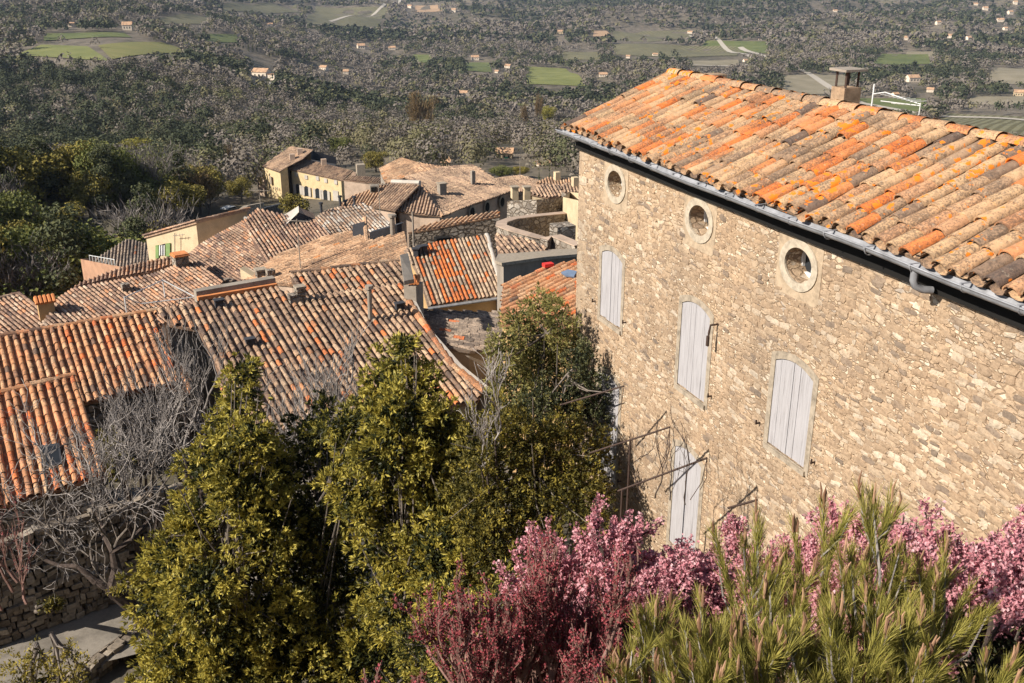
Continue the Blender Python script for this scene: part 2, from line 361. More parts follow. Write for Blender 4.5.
def ground_mat():
    m, nt, b = mat('wooded_valley_ground'); L = nt.links.new
    co = objco(nt)
    n = noise(nt, co, .012, 8, .62)
    r = ramp(nt, [(.32, (.075, .07, .042)), (.45, (.135, .115, .085)), (.58, (.18, .15, .115)), (.7, (.17, .15, .085))]); L(n.outputs[0], r.inputs[0])
    n2 = noise(nt, co, .11, 8, .75)
    r2 = ramp(nt, [(.36, (.34, .36, .32)), (.48, (.85, .83, .8)), (.62, (1.25, 1.2, 1.12))]); L(n2.outputs[0], r2.inputs[0])
    L(mix(nt, r.outputs[0], r2.outputs[0], .9, 'MULTIPLY'), b.inputs['Base Color'])
    bump(nt, b, n2.outputs[0], .4, .8)
    return m
def field_mat(name, a, c, rowdir=None, period=2.6):
    m, nt, b = mat(name); L = nt.links.new
    co = objco(nt)
    n = noise(nt, co, .05, 5, .6)
    r = ramp(nt, [(.35, a), (.65, c)]); L(n.outputs[0], r.inputs[0]); col = r.outputs[0]
    if rowdir is not None:
        mp = N(nt, 'ShaderNodeMapping'); mp.inputs['Rotation'].default_value = (0, 0, math.radians(rowdir)); L(co, mp.inputs['Vector'])
        w = N(nt, 'ShaderNodeTexWave', Scale=1 / period * .32, Distortion=.6); L(mp.outputs[0], w.inputs['Vector'])
        rw = ramp(nt, [(.35, (1, 1, 1)), (.65, (.55, .52, .42))]); L(w.outputs[0], rw.inputs[0])
        col = mix(nt, col, rw.outputs[0], .8, 'MULTIPLY')
    L(col, b.inputs['Base Color'])
    return m
M['ground'] = ground_mat()

# ------------------------------------------------------------------ terrain
_rng = np.random.default_rng(5)
_wv = [(k, _rng.uniform(0, 6.28), _rng.uniform(0, 6.28), _rng.uniform(0, 6.28)) for k in (620, 420, 260, 170)]
def undul(x, y):
    s = 0
    for L_, a, p, q in _wv:
        s = s + (L_ / 420) * np.sin((x * np.cos(a) + y * np.sin(a)) * 6.283 / L_ + p) * np.cos((x * np.sin(a) - y * np.cos(a)) * 4.1 / L_ + q)
    return s
_py = [-80, 0, 2.2, 5, 12, 17, 18, 29.5, 33, 45, 60, 90, 130, 170, 220, 300, 420, 600, 900, 1500, 2500, 3500, 5000, 9000]
_ly = [0, 170, 220, 300, 400, 500, 700, 1000, 1400, 2500, 4000, 9000]
_lz = [0, -43, -49, -59, -66, -67, -63.5, -60, -56, -36, 40, 500]
_pz = [-1.6, -2.0, -2.4, -4.8, -11.5, -15.5, -15.7, -15.9, -19, -22.5, -26, -33, -38, -43, -47, -55, -74, -97, -117, -126, -120, -94, -25, 260]
def sstep(a, b, x):
    t = np.clip((x - a) / (b - a), 0, 1); return t * t * (3 - 2 * t)
def T(x, y):
    x = np.asarray(x, float); y = np.asarray(y, float)
    z = np.interp(y, _py, _pz)
    amp = np.interp(y, [60, 200, 600, 1500, 3500], [0, .8, 2.2, 5, 18])
    z = z + amp * undul(x, y)
    left = sstep(-.10, -.40, x / np.maximum(y, 50)) * (y > 130)
    zl = np.interp(y, _ly, _lz) + .5 * amp * undul(x, y)
    return z * (1 - left) + zl * left
def ground_px(px, py, lo=100, hi=6000):
    r = ray(px, py); t = np.geomspace(lo, hi, 1500)
    P = t[:, None] * r[None, :]
    below = P[:, 2] < T(P[:, 0], P[:, 1])
    i = int(np.argmax(below)) if below.any() else len(t) - 1
    return P[i]

def build_terrain():
    ys = np.concatenate([np.linspace(-60, 0, 10)[:-1], np.linspace(0, 60, 61)[:-1], np.geomspace(60, 9000, 230)])
    ts = np.linspace(-1.15, 1.15, 151)
    Y, Tt = np.meshgrid(ys, ts, indexing='ij')
    X = Tt * (45 + .95 * np.maximum(Y, 0))
    Z = T(X, Y)
    V = np.stack([X, Y, Z], -1).reshape(-1, 3)
    n, k = len(ys), len(ts)
    i = np.arange(n - 1)[:, None] * k; j = np.arange(k - 1)[None, :]
    F = np.stack([i + j, i + j + 1, i + k + j + 1, i + k + j], -1).reshape(-1, 4)
    mb = MB(); mb.add(V, F)
    tag(mb.obj('terrain', M['ground'], None, True), kind='structure')
build_terrain()

FIELDS = []
def field(px4, m, name='field', lift=.5):
    P = np.array([ground_px(*p) for p in px4]); FIELDS.append(P[:, :2])
    u = np.linspace(0, 1, 24)
    A, B = np.meshgrid(u, u, indexing='ij')
    G = ((1 - A) * (1 - B))[..., None] * P[0] + (A * (1 - B))[..., None] * P[1] + (A * B)[..., None] * P[2] + ((1 - A) * B)[..., None] * P[3]
    G[..., 2] = T(G[..., 0], G[..., 1]) + lift
    i = np.arange(23)[:, None] * 24; j = np.arange(23)[None, :]
    F = np.stack([i + j, i + 24 + j, i + 24 + j + 1, i + j + 1], -1).reshape(-1, 4)
    mb = MB(); mb.add(G.reshape(-1, 3), F)
    tag(mb.obj(name, m, None, True), kind='structure')
fg = field_mat('field_grass', (.14, .15, .045), (.2, .2, .065))
fv = field_mat('field_vineyard', (.19, .19, .06), (.24, .22, .08), 8, 4.6)
ft = field_mat('field_fallow', (.2, .17, .11), (.26, .22, .15))
fd = field_mat('field_dry', (.15, .14, .08), (.2, .18, .1), 30, 6)
fp = field_mat('field_green', (.09, .11, .035), (.14, .15, .05))
FPX4 = []
fo_ = field_mat('field_ploughed_ochre', (.34, .22, .13), (.40, .27, .16))
for px4, m in [([(14, 56), (110, 62), (88, 47), (42, 45)], fg), ([(112, 60), (193, 53), (162, 43), (98, 46)], fv), ([(44, 41.5), (132, 38), (124, 33.5), (44, 34)], fp), ([(-10, 48.5), (33, 46), (33, 43.5), (-10, 43.5)], ft),
               ([(160, 25), (210, 24.5), (206, 17.5), (160, 18)], fd), ([(205, 42), (240, 43), (236, 35), (206, 34.5)], fp), ([(303, 25), (378, 28), (388, 8), (316, 6)], fd), ([(415, 12.5), (442, 11.5), (438, 5.5), (415, 6)], fo_),
               ([(415, 63), (433, 63), (431, 55), (413, 55)], fp), ([(464, 71), (492, 73), (489, 63), (463, 63)], fp), ([(527, 85), (586, 87), (566, 69), (525, 67)], fg), ([(593, 37), (611, 37), (606, 31), (594, 31)], fo_),
               ([(613, 40), (697, 38), (690, 29), (612, 30)], fd), ([(614, 55), (737, 56), (742, 45), (611, 45)], fd), ([(700, 50), (768, 54), (768, 42), (705, 41)], fp), ([(690, 67), (740, 65), (738, 60), (690, 61)], ft),
               ([(780, 94), (852, 93), (846, 75), (782, 76)], ft), ([(872, 64), (934, 64), (928, 55), (882, 54)], fp), ([(905, 57), (937, 57), (933, 52), (907, 52)], ft), ([(905, 142), (1045, 152), (1045, 120), (945, 113)], fd),
               ([(988, 82), (1040, 84), (1040, 69), (992, 68)], ft), ([(965, 105), (1040, 106), (1040, 97), (972, 97)], ft), ([(855, 112), (930, 112), (925, 99), (860, 99)], fp), ([(560, 60), (600, 61), (600, 52), (562, 52)], fd), ([(220, 12), (300, 13), (296, 4), (225, 4)], fd)]:
    field(px4, m); FPX4.append(px4)
def road(pxs, w, m, name='road', lift=.9):
    P = np.array([ground_px(*p) for p in pxs])
    t = np.linspace(0, len(P) - 1, 60); Q = np.stack([np.interp(t, np.arange(len(P)), P[:, k]) for k in range(3)], 1)
    d = np.gradient(Q[:, :2], axis=0); d /= np.linalg.norm(d, axis=1)[:, None]; nn = np.stack([-d[:, 1], d[:, 0]], 1)
    A = Q.copy(); B = Q.copy(); A[:, :2] += nn * w / 2; B[:, :2] -= nn * w / 2
    for K in (A, B): K[:, 2] = T(K[:, 0], K[:, 1]) + lift
    i = np.arange(59); mb = MB(); mb.add(np.vstack([A, B]), np.stack([i, i + 60, i + 61, i + 1], 1))
    tag(mb.obj(name, m), kind='structure')
rm = plain('pale_gravel_road', (.42, .37, .3))
road([(215, 84), (262, 86), (300, 88), (340, 84)], 5, rm)
road([(1030, 122), (960, 118), (905, 112), (860, 104), (800, 70), (740, 48)], 8, rm)
road([(330, 22), (372, 16), (384, 6), (400, 0)], 7, rm)
road([(640, 62), (700, 66), (760, 64), (690, 36)], 7, rm)

# ------------------------------------------------------------------ tiled roofs
def tri_plane(anchor, az, pitch):
    P0 = at(*anchor); h = azv(az); p = math.radians(pitch)
    down = h * math.cos(p) - np.array([0, 0, math.sin(p)])
    along = np.array([h[1], -h[0], 0.0]); nrm = np.cross(along, down); nrm = nrm if nrm[2] > 0 else -nrm
    def hit(px, py):
        r = ray(px, py); return r * (P0 @ nrm) / (r @ nrm)
    return hit, down, along, nrm, P0

def tiles(mb, P, down, along, nrm, O, sp=.23, course=.33, seg=4, seed=0, chan=False, thick=False, jit=1.0, palette=None, hgt=.56, wob=0.0, wf=.365, tp=.9, lf=.012):
    """individual half round cover tiles filling a roof polygon"""
    rg = np.random.default_rng(seed)
    A = (P - O) @ along; B = (P - O) @ down; n = len(P)
    a = math.floor(A.min() / sp) * sp + sp * .5
    ang = np.linspace(0, math.pi, seg + 1)
    Vs = []; R = []
    C = []
    while a < A.max():
        xs = []
        for i in range(n):
            j = (i + 1) % n
            if (A[i] - a) * (A[j] - a) < 0:
                xs.append(B[i] + (B[j] - B[i]) * (a - A[i]) / (A[j] - A[i]))
        xs.sort()
        colr = rg.random()
        for b0, b1 in zip(xs[::2], xs[1::2]):
            k = max(1, int(round((b1 - b0) / course))); cl = (b1 - b0) / k
            off = rg.normal(0, .012) * jit
            for q in range(k):
                lo = b1 - q * cl + rg.normal(0, .02) * jit; hi = max(lo - cl * 1.18, b0 - .02)
                da = rg.normal(0, .006, 2) * jit + off
                r0 = sp * wf * (1 + rg.normal(0, .035) * jit); r1 = r0 * tp
                lift = lf + rg.normal(0, .004) * jit
                z0 = 0.012 + lift; z1 = .008
                if wob:
                    zz = wob * (math.sin(a * 1.1 + seed) + math.sin(lo * 1.7 + a * .6)); z0 += zz; z1 += zz
                C.append((a + da[0], lo, z0, r0, a + da[1], hi, z1, r1))
                R.append(palette(rg, colr, (a - A.min()) / (A.max() - A.min()), k) if palette else min(1, max(0, rg.normal(.5 + (colr - .5) * .4, .27))))
        a += sp
    if not C: return
    C = np.array(C); R = np.array(R); m = len(C)
    def ring(ac, bc, zc, r, sh=0.0):
        x = ac[:, None] - (r[:, None] - sh) * np.cos(ang)[None]; z = zc[:, None] + (r[:, None] * hgt * 2 - sh) * np.sin(ang)[None] - (0.0 if not sh else 0)
        return O + x[..., None] * along + np.broadcast_to(bc[:, None, None], x.shape + (1,)) * down + z[..., None] * nrm
    V0 = ring(C[:, 0], C[:, 1], C[:, 2], C[:, 3]); V1 = ring(C[:, 4], C[:, 5], C[:, 6], C[:, 7])
    s1 = seg + 1
    V = np.concatenate([V0, V1], 1).reshape(-1, 3)
    base = (np.arange(m) * 2 * s1)[:, None]; j = np.arange(seg)[None]
    F = np.stack([base + j, base + j + 1, base + s1 + j + 1, base + s1 + j], -1).reshape(-1, 4)
    mb.add(V, F, np.repeat(R, seg))
    if thick:
        Vi = ring(C[:, 0], C[:, 1], C[:, 2], C[:, 3], .016)
        V = np.concatenate([V0, Vi], 1).reshape(-1, 3)
        F = np.stack([base + j + 1, base + j, base + s1 + j, base + s1 + j + 1], -1).reshape(-1, 4)
        mb.add(V, F, np.repeat(R, seg))
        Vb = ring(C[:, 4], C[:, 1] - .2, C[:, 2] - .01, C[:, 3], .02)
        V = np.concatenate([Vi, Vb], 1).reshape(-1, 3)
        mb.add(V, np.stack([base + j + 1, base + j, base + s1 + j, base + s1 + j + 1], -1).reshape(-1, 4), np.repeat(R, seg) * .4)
    if chan:
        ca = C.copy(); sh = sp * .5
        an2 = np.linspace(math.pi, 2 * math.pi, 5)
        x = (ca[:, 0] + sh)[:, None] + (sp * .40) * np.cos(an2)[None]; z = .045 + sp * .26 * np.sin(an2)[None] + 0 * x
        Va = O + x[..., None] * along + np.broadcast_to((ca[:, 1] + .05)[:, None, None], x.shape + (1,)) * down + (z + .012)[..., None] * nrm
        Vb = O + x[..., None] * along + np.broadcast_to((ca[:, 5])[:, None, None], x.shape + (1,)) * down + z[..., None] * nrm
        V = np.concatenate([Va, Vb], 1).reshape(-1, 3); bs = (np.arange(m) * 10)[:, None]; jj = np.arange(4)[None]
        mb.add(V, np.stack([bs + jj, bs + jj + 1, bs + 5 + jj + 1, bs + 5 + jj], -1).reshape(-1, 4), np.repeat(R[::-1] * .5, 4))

def ridge(mb, P, Q, r=.12, seed=0, L=.38, seg=5, sag=0):
    rg = np.random.default_rng(seed); P = np.asarray(P); Q = np.asarray(Q)
    d = Q - P; ln = np.linalg.norm(d); d = d / ln; k = max(1, int(ln / L))
    side = np.cross(d, [0, 0, 1.0]); side /= np.linalg.norm(side); up = np.cross(side, d)
    ang = np.linspace(0, math.pi, seg + 1)
    for i in range(k):
        a = P + d * (ln * i / k) ; b = P + d * (ln * (i + 1) / k + .05)
        j = rg.normal(0, .012, 2); rr = r * (1 + rg.normal(0, .05))
        zz = -sag * math.sin(math.pi * (i + .5) / k)
        A = a + side * j[0] - side * rr * 1.0 * np.cos(ang)[:, None] + up * (rr * .85 * np.sin(ang)[:, None] + .03 + zz)
        B = b + side * j[1] - side * rr * .86 * np.cos(ang)[:, None] + up * (rr * .74 * np.sin(ang)[:, None] + .015 + zz)
        q = np.arange(seg); mb.add(np.vstack([A, B]), np.stack([q, q + 1, q + seg + 2, q + seg + 1], 1), rg.random())

def slab(mb, P, nrm, th=.1, rnd=.12):
    P = np.asarray(P); n = len(P); Q = P - nrm * th
    mb.add(P, [list(range(n))], rnd); mb.add(Q, [list(range(n))[::-1]], rnd)
    for i in range(n): j = (i + 1) % n; mb.add([P[i], Q[i], Q[j], P[j]], [(0, 1, 2, 3)], rnd)
    if 0: mb.add(np.vstack([P, Q]), [(i, i + n, (i + 1) % n + n, (i + 1) % n) for i in range(n)], rnd)

HOUSES = {}
def roof_plane(mb, anchor, az, pitch, poly, sp=.23, course=.33, seg=4, seed=0, chan=False, palette=None, ridges=(), jit=1.0, wob=0.0, **kw):
    hit, down, along, nrm, O = tri_plane(anchor, az, pitch)
    P = np.array([hit(*p) for p in poly])
    slab(mb, P, nrm)
    tiles(mb, P, down, along, nrm, O, sp, course, seg, seed, chan, False, jit, palette, wob=wob, **kw)
    for a, b in ridges: ridge(mb, P[a] , P[b], sp * .55, seed)
    return P, hit, nrm

def wall_under(mb, P, zb, inset=.25, skip=(), drop=.13):
    P = np.asarray(P); c = P.mean(0); Q = P.copy()
    d = Q[:, :2] - c[:2]; Q[:, :2] -= d / (np.linalg.norm(d, axis=1)[:, None] + 1e-6) * inset
    Q[:, 2] -= drop
    n = len(P)
    for i in range(n):
        if i in skip: continue
        a, b = Q[i], Q[(i + 1) % n]
        mb.add([a, b, [b[0], b[1], zb], [a[0], a[1], zb]], [(0, 1, 2, 3)])
    return Q

def pick(*w):
    """palette weights -> per tile random value"""
    def f(rg, colr, q, k):
        return min(1, max(0, rg.normal(w[0] + (colr - .5) * w[2], w[1])))
    return f

def house(label, planes, wallmat, roofmat, zb=None, inset=.25, cat='house', walls=True):
    t = None; mr = MB(); mw = MB(); info = []
    allP = []
    for k, pl in enumerate(planes):
        pl = dict(pl); skip = pl.pop('skip', ())
        P, hit, nrm = roof_plane(mr, **pl); info.append((P, hit, nrm)); allP.append((P, skip))
    c = np.vstack([p for p, _ in allP]).mean(0)
    if zb is None: zb = float(T(c[0], c[1])) - 1.5
    zb = min(zb, c[2] - 2.5)
    t = thing('house', (c[0], c[1], zb), label, cat)
    for P, skip in allP: wall_under(mw, P, zb, inset, skip)
    if walls: mw.obj('wall', M[wallmat], t)
    rf = mr.obj('roof', M[roofmat], t, True)
    return t, rf, info, zb

def chimney(parent, base, w, h, matn='stone_far', cap='tile', rz=0.5, d=None, bury=.6, label=None):
    d = d or w
    mb = MB(); b = np.asarray(base); mb.box(b + [0, 0, (h - bury) / 2], (w, d, h + bury), rz)
    o = mb.obj('chimney', M[matn], parent)
    if label: o['label'] = label
    mc = MB()
    if cap == 'tile':
        mc.box(b + [0, 0, h + .03], (w * 1.2, d * 1.2, .06), rz); mc.box(b + [0, 0, h + .10], (w * 1.05, d * 1.05, .08), rz)
        mc.obj('cap', M['orange_trim'], o)
    elif cap == 'flat':
        mc.box(b + [0, 0, h + .04], (w * 1.25, d * 1.25, .08), rz); mc.obj('cap', M['trim'], o)
    elif cap == 'pot':
        mc.tube([b + [0, 0, h - .02], b + [0, 0, h + .35], b + [0, 0, h + .37]], [w * .28, w * .24, w * .28], 8); mc.obj('chimney_pot', M['orange_trim'], o)
    return o

def pipe(parent, a, b, r, m='greyp', name='flue_pipe', cowl=True):
    mb = MB(); mb.tube([a, b], r, 8, cap=True)
    o = mb.obj(name, M[m], parent)
    if cowl:
        mc = MB(); b = np.asarray(b); mc.tube([b + [0, 0, .05], b + [0, 0, .18]], r * 1.7, 8, cap=True); mc.obj('cowl', M[m], o)
    return o

HAZE = 6e-5
# ------------------------------------------------------------------ main stone house
AZ = math.radians(-21.02)
DV = np.array([math.sin(AZ), math.cos(AZ), 0]); NV = np.array([math.cos(AZ), -math.sin(AZ), 0])
S0, N0, Z0 = 9.0, 8.0, -16.6
RZ = math.atan2(DV[1], DV[0])
def Lm(s, n, z): return (s - S0, -(n - N0), z - Z0)
def Lw(s, n, z): return DV * s + NV * n + np.array([0, 0, z])
mh = thing('stone_house', Lw(S0, N0, Z0), 'tall ochre rubble stone house with three oval attic windows and closed white shutters', 'house', rz=RZ)

def arch(s0, s1, zb, zt, rise=.11, k=9):
    m = (s0 + s1) / 2; h = (s1 - s0) / 2
    pts = [(s0, zb)]
    for i in range(k):
        u = -1 + 2 * i / (k - 1); pts.append((m + u * h, zt - rise * u * u))
    return pts + [(s1, zb)]
def oval(s, z, a, b, k=28):
    return [(s + a * math.cos(t), z + b * math.sin(t)) for t in np.arange(k) * 2 * math.pi / k]
OCU = [(15.69, -3.78), (12.85, -3.77), (10.36, -3.78)]
WIN = [(15.30, 16.14, -6.40, -5.03, 1), (12.35, 13.19, -6.62, -5.08, 1), (9.80, 10.64, -6.50, -5.10, 1),
       (15.22, 16.10, -9.6, -7.45, 0), (12.28, 13.12, -9.6, -7.62, 0)]
SMALL = (6.55, 7.20, -6.95, -6.02)
SL, SR, ZB, ZT = -6.0, 17.25, -18.0, -2.98
holes = [oval(s, z, .29, .235) for s, z in OCU] + [arch(a, b, c, d) for a, b, c, d, _ in WIN] + [[(SMALL[0], SMALL[2]), (SMALL[0], SMALL[3]), (SMALL[1], SMALL[3]), (SMALL[1], SMALL[2])]]
def stonework():
    rg = np.random.default_rng(17); mb = MB()
    def blocked(s, z, w, h):
        for os_, oz in OCU:
            if ((s - os_) / (.47 + w * .4)) ** 2 + ((z - oz) / (.43 + h * .4)) ** 2 < 1.15: return True
        for a, b_, c, d, _ in WIN:
            if a - .11 - w * .45 < s < b_ + .11 + w * .45 and c - .09 - h * .5 < z < d + .11 + h * .4: return True
        return SMALL[0] - w * .5 < s < SMALL[1] + w * .5 and SMALL[2] - h * .5 < z < SMALL[3] + h * .5
    th = np.array([0, .5, 1, 1.5, 2, 2.5, 3, 3.5]) * math.pi / 2
    bx = np.array([1, 1, 0, -1, -1, -1, 0, 1.0]); bz = np.array([0, 1, 1, 1, 0, -1, -1, -1.0])
    def stone(s, z, w, h, tone=None):
        k = rg.uniform(.70, .98, 8); k[0::2] = rg.uniform(.86, 1.04, 4)
        px = s + bx * w * .5 * k + rg.normal(0, .006, 8); pz = z + bz * h * .5 * k * rg.uniform(.9, 1.05, 8)
        pz = pz + .028 * np.sin(px * 1.7 + z * 2.1) + .018 * np.sin(px * 4.3 - z * 3.0) + rg.normal(0, .08) * (px - s)
        p1 = rg.uniform(.003, .017); tl = rg.normal(0, .02, 2)
        dep = p1 * rg.uniform(.4, .9, 8) + tl[0] * (px - s) + tl[1] * (pz - z); dep = np.clip(dep, .001, .03)
        V = [Lm(px[i], 8.004, pz[i]) for i in range(8)] + [Lm(s + (px[i] - s) * .93, 8.0 - dep[i], z + (pz[i] - z) * .9) for i in range(8)] + [Lm(s + rg.normal(0, .1) * w, 8.0 - p1, pz.mean())]
        t = tone if tone is not None else (rg.normal(.52, .17) if rg.random() < .74 else (rg.uniform(.82, 1) if rg.random() < .55 else rg.uniform(0, .2)))
        t = min(1, max(0, t))
        mb.add(V, [(i, (i + 1) % 8, 8 + (i + 1) % 8, 8 + i) for i in range(8)], t); mb.add(V, [(8 + i, 8 + (i + 1) % 8, 16) for i in range(8)], t)
    z = -3.12
    while z > -11.5:
        h = rg.uniform(.045, .115); s = 17.0 - rg.uniform(0, .1)
        while s > -2:
            w = rg.uniform(.07, .27) * (.65 + 4.4 * h); c = s - w / 2
            if not blocked(c, z - h / 2, w, h) and rg.random() > .10:
                if h > .09 and w < .22 and rg.random() < .35:
                    f = rg.uniform(.35, .65); stone(c, z - h * f / 2, w * .95, h * f * .92); stone(c, z - h * (f + (1 - f) / 2), w * .95, h * (1 - f) * .92)
                else: stone(c + rg.normal(0, .01), z - h / 2 + rg.normal(0, .006), w * .97, h * .97)
            s -= w * rg.uniform(.96, 1.06)
        z -= h * .97
    z = -3.15; k = 0
    while z > -11:
        h = rg.uniform(.16, .30); w = (.42 if k % 2 else .26) * rg.uniform(.9, 1.1); stone(17.24 - w / 2, z - h / 2, w, h, rg.uniform(.55, .95)); z -= h; k += 1
    return mb
def build_wall():
    bm = bmesh.new()
    def loop(pts, n=N0):
        vs = [bm.verts.new(Lm(s, n, z)) for s, z in pts]
        return vs, [bm.edges.new((vs[i], vs[(i + 1) % len(vs)])) for i in range(len(vs))]
    outer = []
    for i in range(25): outer.append((SL + (SR - SL) * i / 24, ZB))
    for i in range(1, 12): outer.append((SR, ZB + (ZT - ZB) * i / 12))
    for i in range(25): outer.append((SR - (SR - SL) * i / 24, ZT))
    for i in range(1, 12): outer.append((SL, ZT - (ZT - ZB) * i / 12))
    ov, es = loop(outer); hv = []
    for h in holes:
        v, e = loop(h); hv.append(v); es += e
    bmesh.ops.triangle_fill(bm, use_beauty=True, use_dissolve=False, edges=es)
    for k, v in enumerate(hv):           # reveals
        dep = .34 if k < 3 else .16
        w = [bm.verts.new((p.co.x, p.co.y - dep, p.co.z)) for p in v]
        for i in range(len(v)):
            j = (i + 1) % len(v); bm.faces.new((v[i], v[j], w[j], w[i]))
    def quad(*p): bm.faces.new([bm.verts.new(Lm(*q)) for q in p])
    NB = 12.3
    quad((SR, N0, ZB), (SR, N0, ZT), (SR, NB, ZT), (SR, NB, ZB))
    quad((SR, N0, ZT), (SR, 9.95, -2.2), (SR, NB, ZT))
    quad((SL, N0, ZB), (SL, N0, ZT), (SL, NB, ZT), (SL, NB, ZB))
    quad((SL, NB, ZB), (SL, NB, ZT), (SR, NB, ZT), (SR, NB, ZB))
    bmesh.ops.recalc_face_normals(bm, faces=bm.faces[:])
    mb = stonework(); bm.verts.index_update()
    base = [v.co[:] for v in bm.verts]
    for k_ in (3, 4):
        fs = [[v.index for v in f.verts] for f in bm.faces if len(f.verts) == k_]
        if fs:
            keepv = mb.n; mb.add(base, fs, -1.0)
    bm.free(); me = mb.mesh('wall', M['stone_face']); me.materials.append(M['stone_main'])
    rr_ = np.zeros(len(me.polygons), np.float32); me.attributes['rnd'].data.foreach_get('value', rr_)
    me.polygons.foreach_set('material_index', (rr_ < 0).astype(np.int32))
    o = bpy.data.objects.new('wall', me); COL.objects.link(o); o.parent = mh
build_wall()

def ringstrip(mb, a, b, n0, n1, rnd=.5):
    """flat stone border between outline a (inner) and b (outer), proud of the wall"""
    k = len(a); A = [Lm(s, n1, z) for s, z in a]; B = [Lm(s, n1, z) for s, z in b]; C = [Lm(s, n0, z) for s, z in b]; D = [Lm(s, n0 , z) for s, z in a]
    mb.add(A + B, [(i, (i + 1) % k, (i + 1) % k + k, i + k) for i in range(k)], rnd)
    mb.add(B + C, [(i, (i + 1) % k, (i + 1) % k + k, i + k) for i in range(k)], rnd)
    mb.add(A + D, [(i, (i + 1) % k, (i + 1) % k + k, i + k) for i in range(k)], rnd)

for (s, z) in OCU:
    mb = MB(); ringstrip(mb, oval(s, z, .288, .233), oval(s, z, .405, .345), 8.004, 7.975)
    w = local_obj(mb, 'oval_window', M['ring'], mh)
    mb = MB(); k = 28        # square slab the ring is cut in
    th = np.arange(k) * 2 * math.pi / k
    sq = [(s + .47 * max(-1, min(1, 1.35 * math.cos(t))), z - .04 + .42 * max(-1, min(1, 1.35 * math.sin(t)))) for t in th]
    ringstrip(mb, oval(s, z, .40, .34), sq, 8.004, 7.993); local_obj(mb, 'surround', M['panel'], w)
    mb = MB()
    y = 8.27
    for (a, b, c, d) in ((s - .30, s - .255, z - .25, z + .25), (s + .255, s + .30, z - .25, z + .25), (s - .26, s + .26, z - .25, z - .17), (s - .26, s + .26, z + .19, z + .25), (s + .01, s + .06, z - .17, z + .19)):
        mb.box(Lm((a + b) / 2, y, (c + d) / 2), (b - a, .05, d - c))
    local_obj(mb, 'frame', M['white'], w)
    mb = MB(); mb.add([Lm(s - .3, 8.29, z - .25), Lm(s + .3, 8.29, z - .25), Lm(s + .3, 8.29, z + .25), Lm(s - .3, 8.29, z + .25)], [(0, 1, 2, 3)])
    local_obj(mb, 'pane', M['glass'], w)
    mb = MB(); mb.add([Lm(s - .4, 8.36, z - .35), Lm(s + .4, 8.36, z - .35), Lm(s + .4, 8.36, z + .35), Lm(s - .4, 8.36, z + .35)], [(0, 1, 2, 3)])
    local_obj(mb, 'dark_interior', M['black'], w)

rg = np.random.default_rng(3)
for k, (a, b, c, d, up) in enumerate(WIN):
    mb = MB(); inn = arch(a - .0, b, c, d); out = arch(a - .10, b + .10, c - .07, d + .10, .13)
    out = out[:1] + out[1:-1] + out[-1:]
    ringstrip(mb, inn, out, 8.004, 7.990)
    w = local_obj(mb, 'shuttered_window', M['trim'], mh)
    mid = (a + b) / 2
    for (x0, x1) in ((a + .005, mid - .004), (mid + .004, b - .005)):
        ms = MB(); np_ = 3; pw = (x1 - x0) / np_
        for q in range(np_):
            l, r = x0 + q * pw + .0012, x0 + (q + 1) * pw - .0012
            zl = d - .11 * ((l - mid) / ((b - a) / 2)) ** 2 - .012; zr = d - .11 * ((r - mid) / ((b - a) / 2)) ** 2 - .012
            n1 = 7.998 + rg.normal(0, .003); lo = c + .02 + abs(rg.normal(0, .006))
            f = [Lm(l, n1, lo), Lm(r, n1, lo), Lm(r, n1, zr), Lm(l, n1, zl)]; g = [Lm(l, 8.07, lo), Lm(r, 8.07, lo), Lm(r, 8.07, zr), Lm(l, 8.07, zl)]
            ms.add(f + g, [(0, 1, 2, 3), (0, 4, 5, 1), (1, 5, 6, 2), (2, 6, 7, 3), (3, 7, 4, 0)])
        local_obj(ms, 'shutter', M['shade_wood'], w)
    mb = MB(); mb.add([Lm(a, 8.12, c), Lm(b, 8.12, c), Lm(b, 8.12, d), Lm(a, 8.12, d)], [(0, 1, 2, 3)]); local_obj(mb, 'dark_interior', M['black'], w)
    mb = MB(); mb.box(Lm(mid, 7.99, c - .045), (b - a + .1, .06, .07)); local_obj(mb, 'sill', M['trim'], w)
    for x in (a - .22, b + .22) if k != 1 else (a - .2,):
        mb = MB(); mb.box(Lm(x, 7.96, c + .22), (.02, .08, .02)); mb.box(Lm(x, 7.93, c + .24), (.015, .02, .07)); local_obj(mb, 'shutter_catch', M['darkmetal'], w)
mb = MB(); a, b, c, d = SMALL
for (p, q, r_, t_) in ((a, a + .07, c, d), (b - .07, b, c, d), (a + .07, b - .07, d - .07, d), (a + .07, b - .07, c, c + .07), ((a + b) / 2 - .03, (a + b) / 2 + .03, c + .07, d - .07)):
    mb.box(Lm((p + q) / 2, 8.08, (r_ + t_) / 2), (q - p, .05, t_ - r_))
w = local_obj(mb, 'small_window', M['white'], mh)
mb = MB(); mb.add([Lm(a, 8.11, c), Lm(b, 8.11, c), Lm(b, 8.11, d), Lm(a, 8.11, d)], [(0, 1, 2, 3)]); local_obj(mb, 'pane', M['glass'], w)
# iron hook beside the middle shutter
mb = MB(); mb.tube([Lm(12.12, 8.0, -5.20), Lm(12.12, 7.86, -5.20), Lm(12.12, 7.84, -5.32), Lm(12.12, 7.84, -5.55)], .018, 5, cap=True); mb.box(Lm(12.12, 7.83, -5.45), (.05, .03, .16))
local_obj(mb, 'iron_hook', M['darkmetal'], mh)

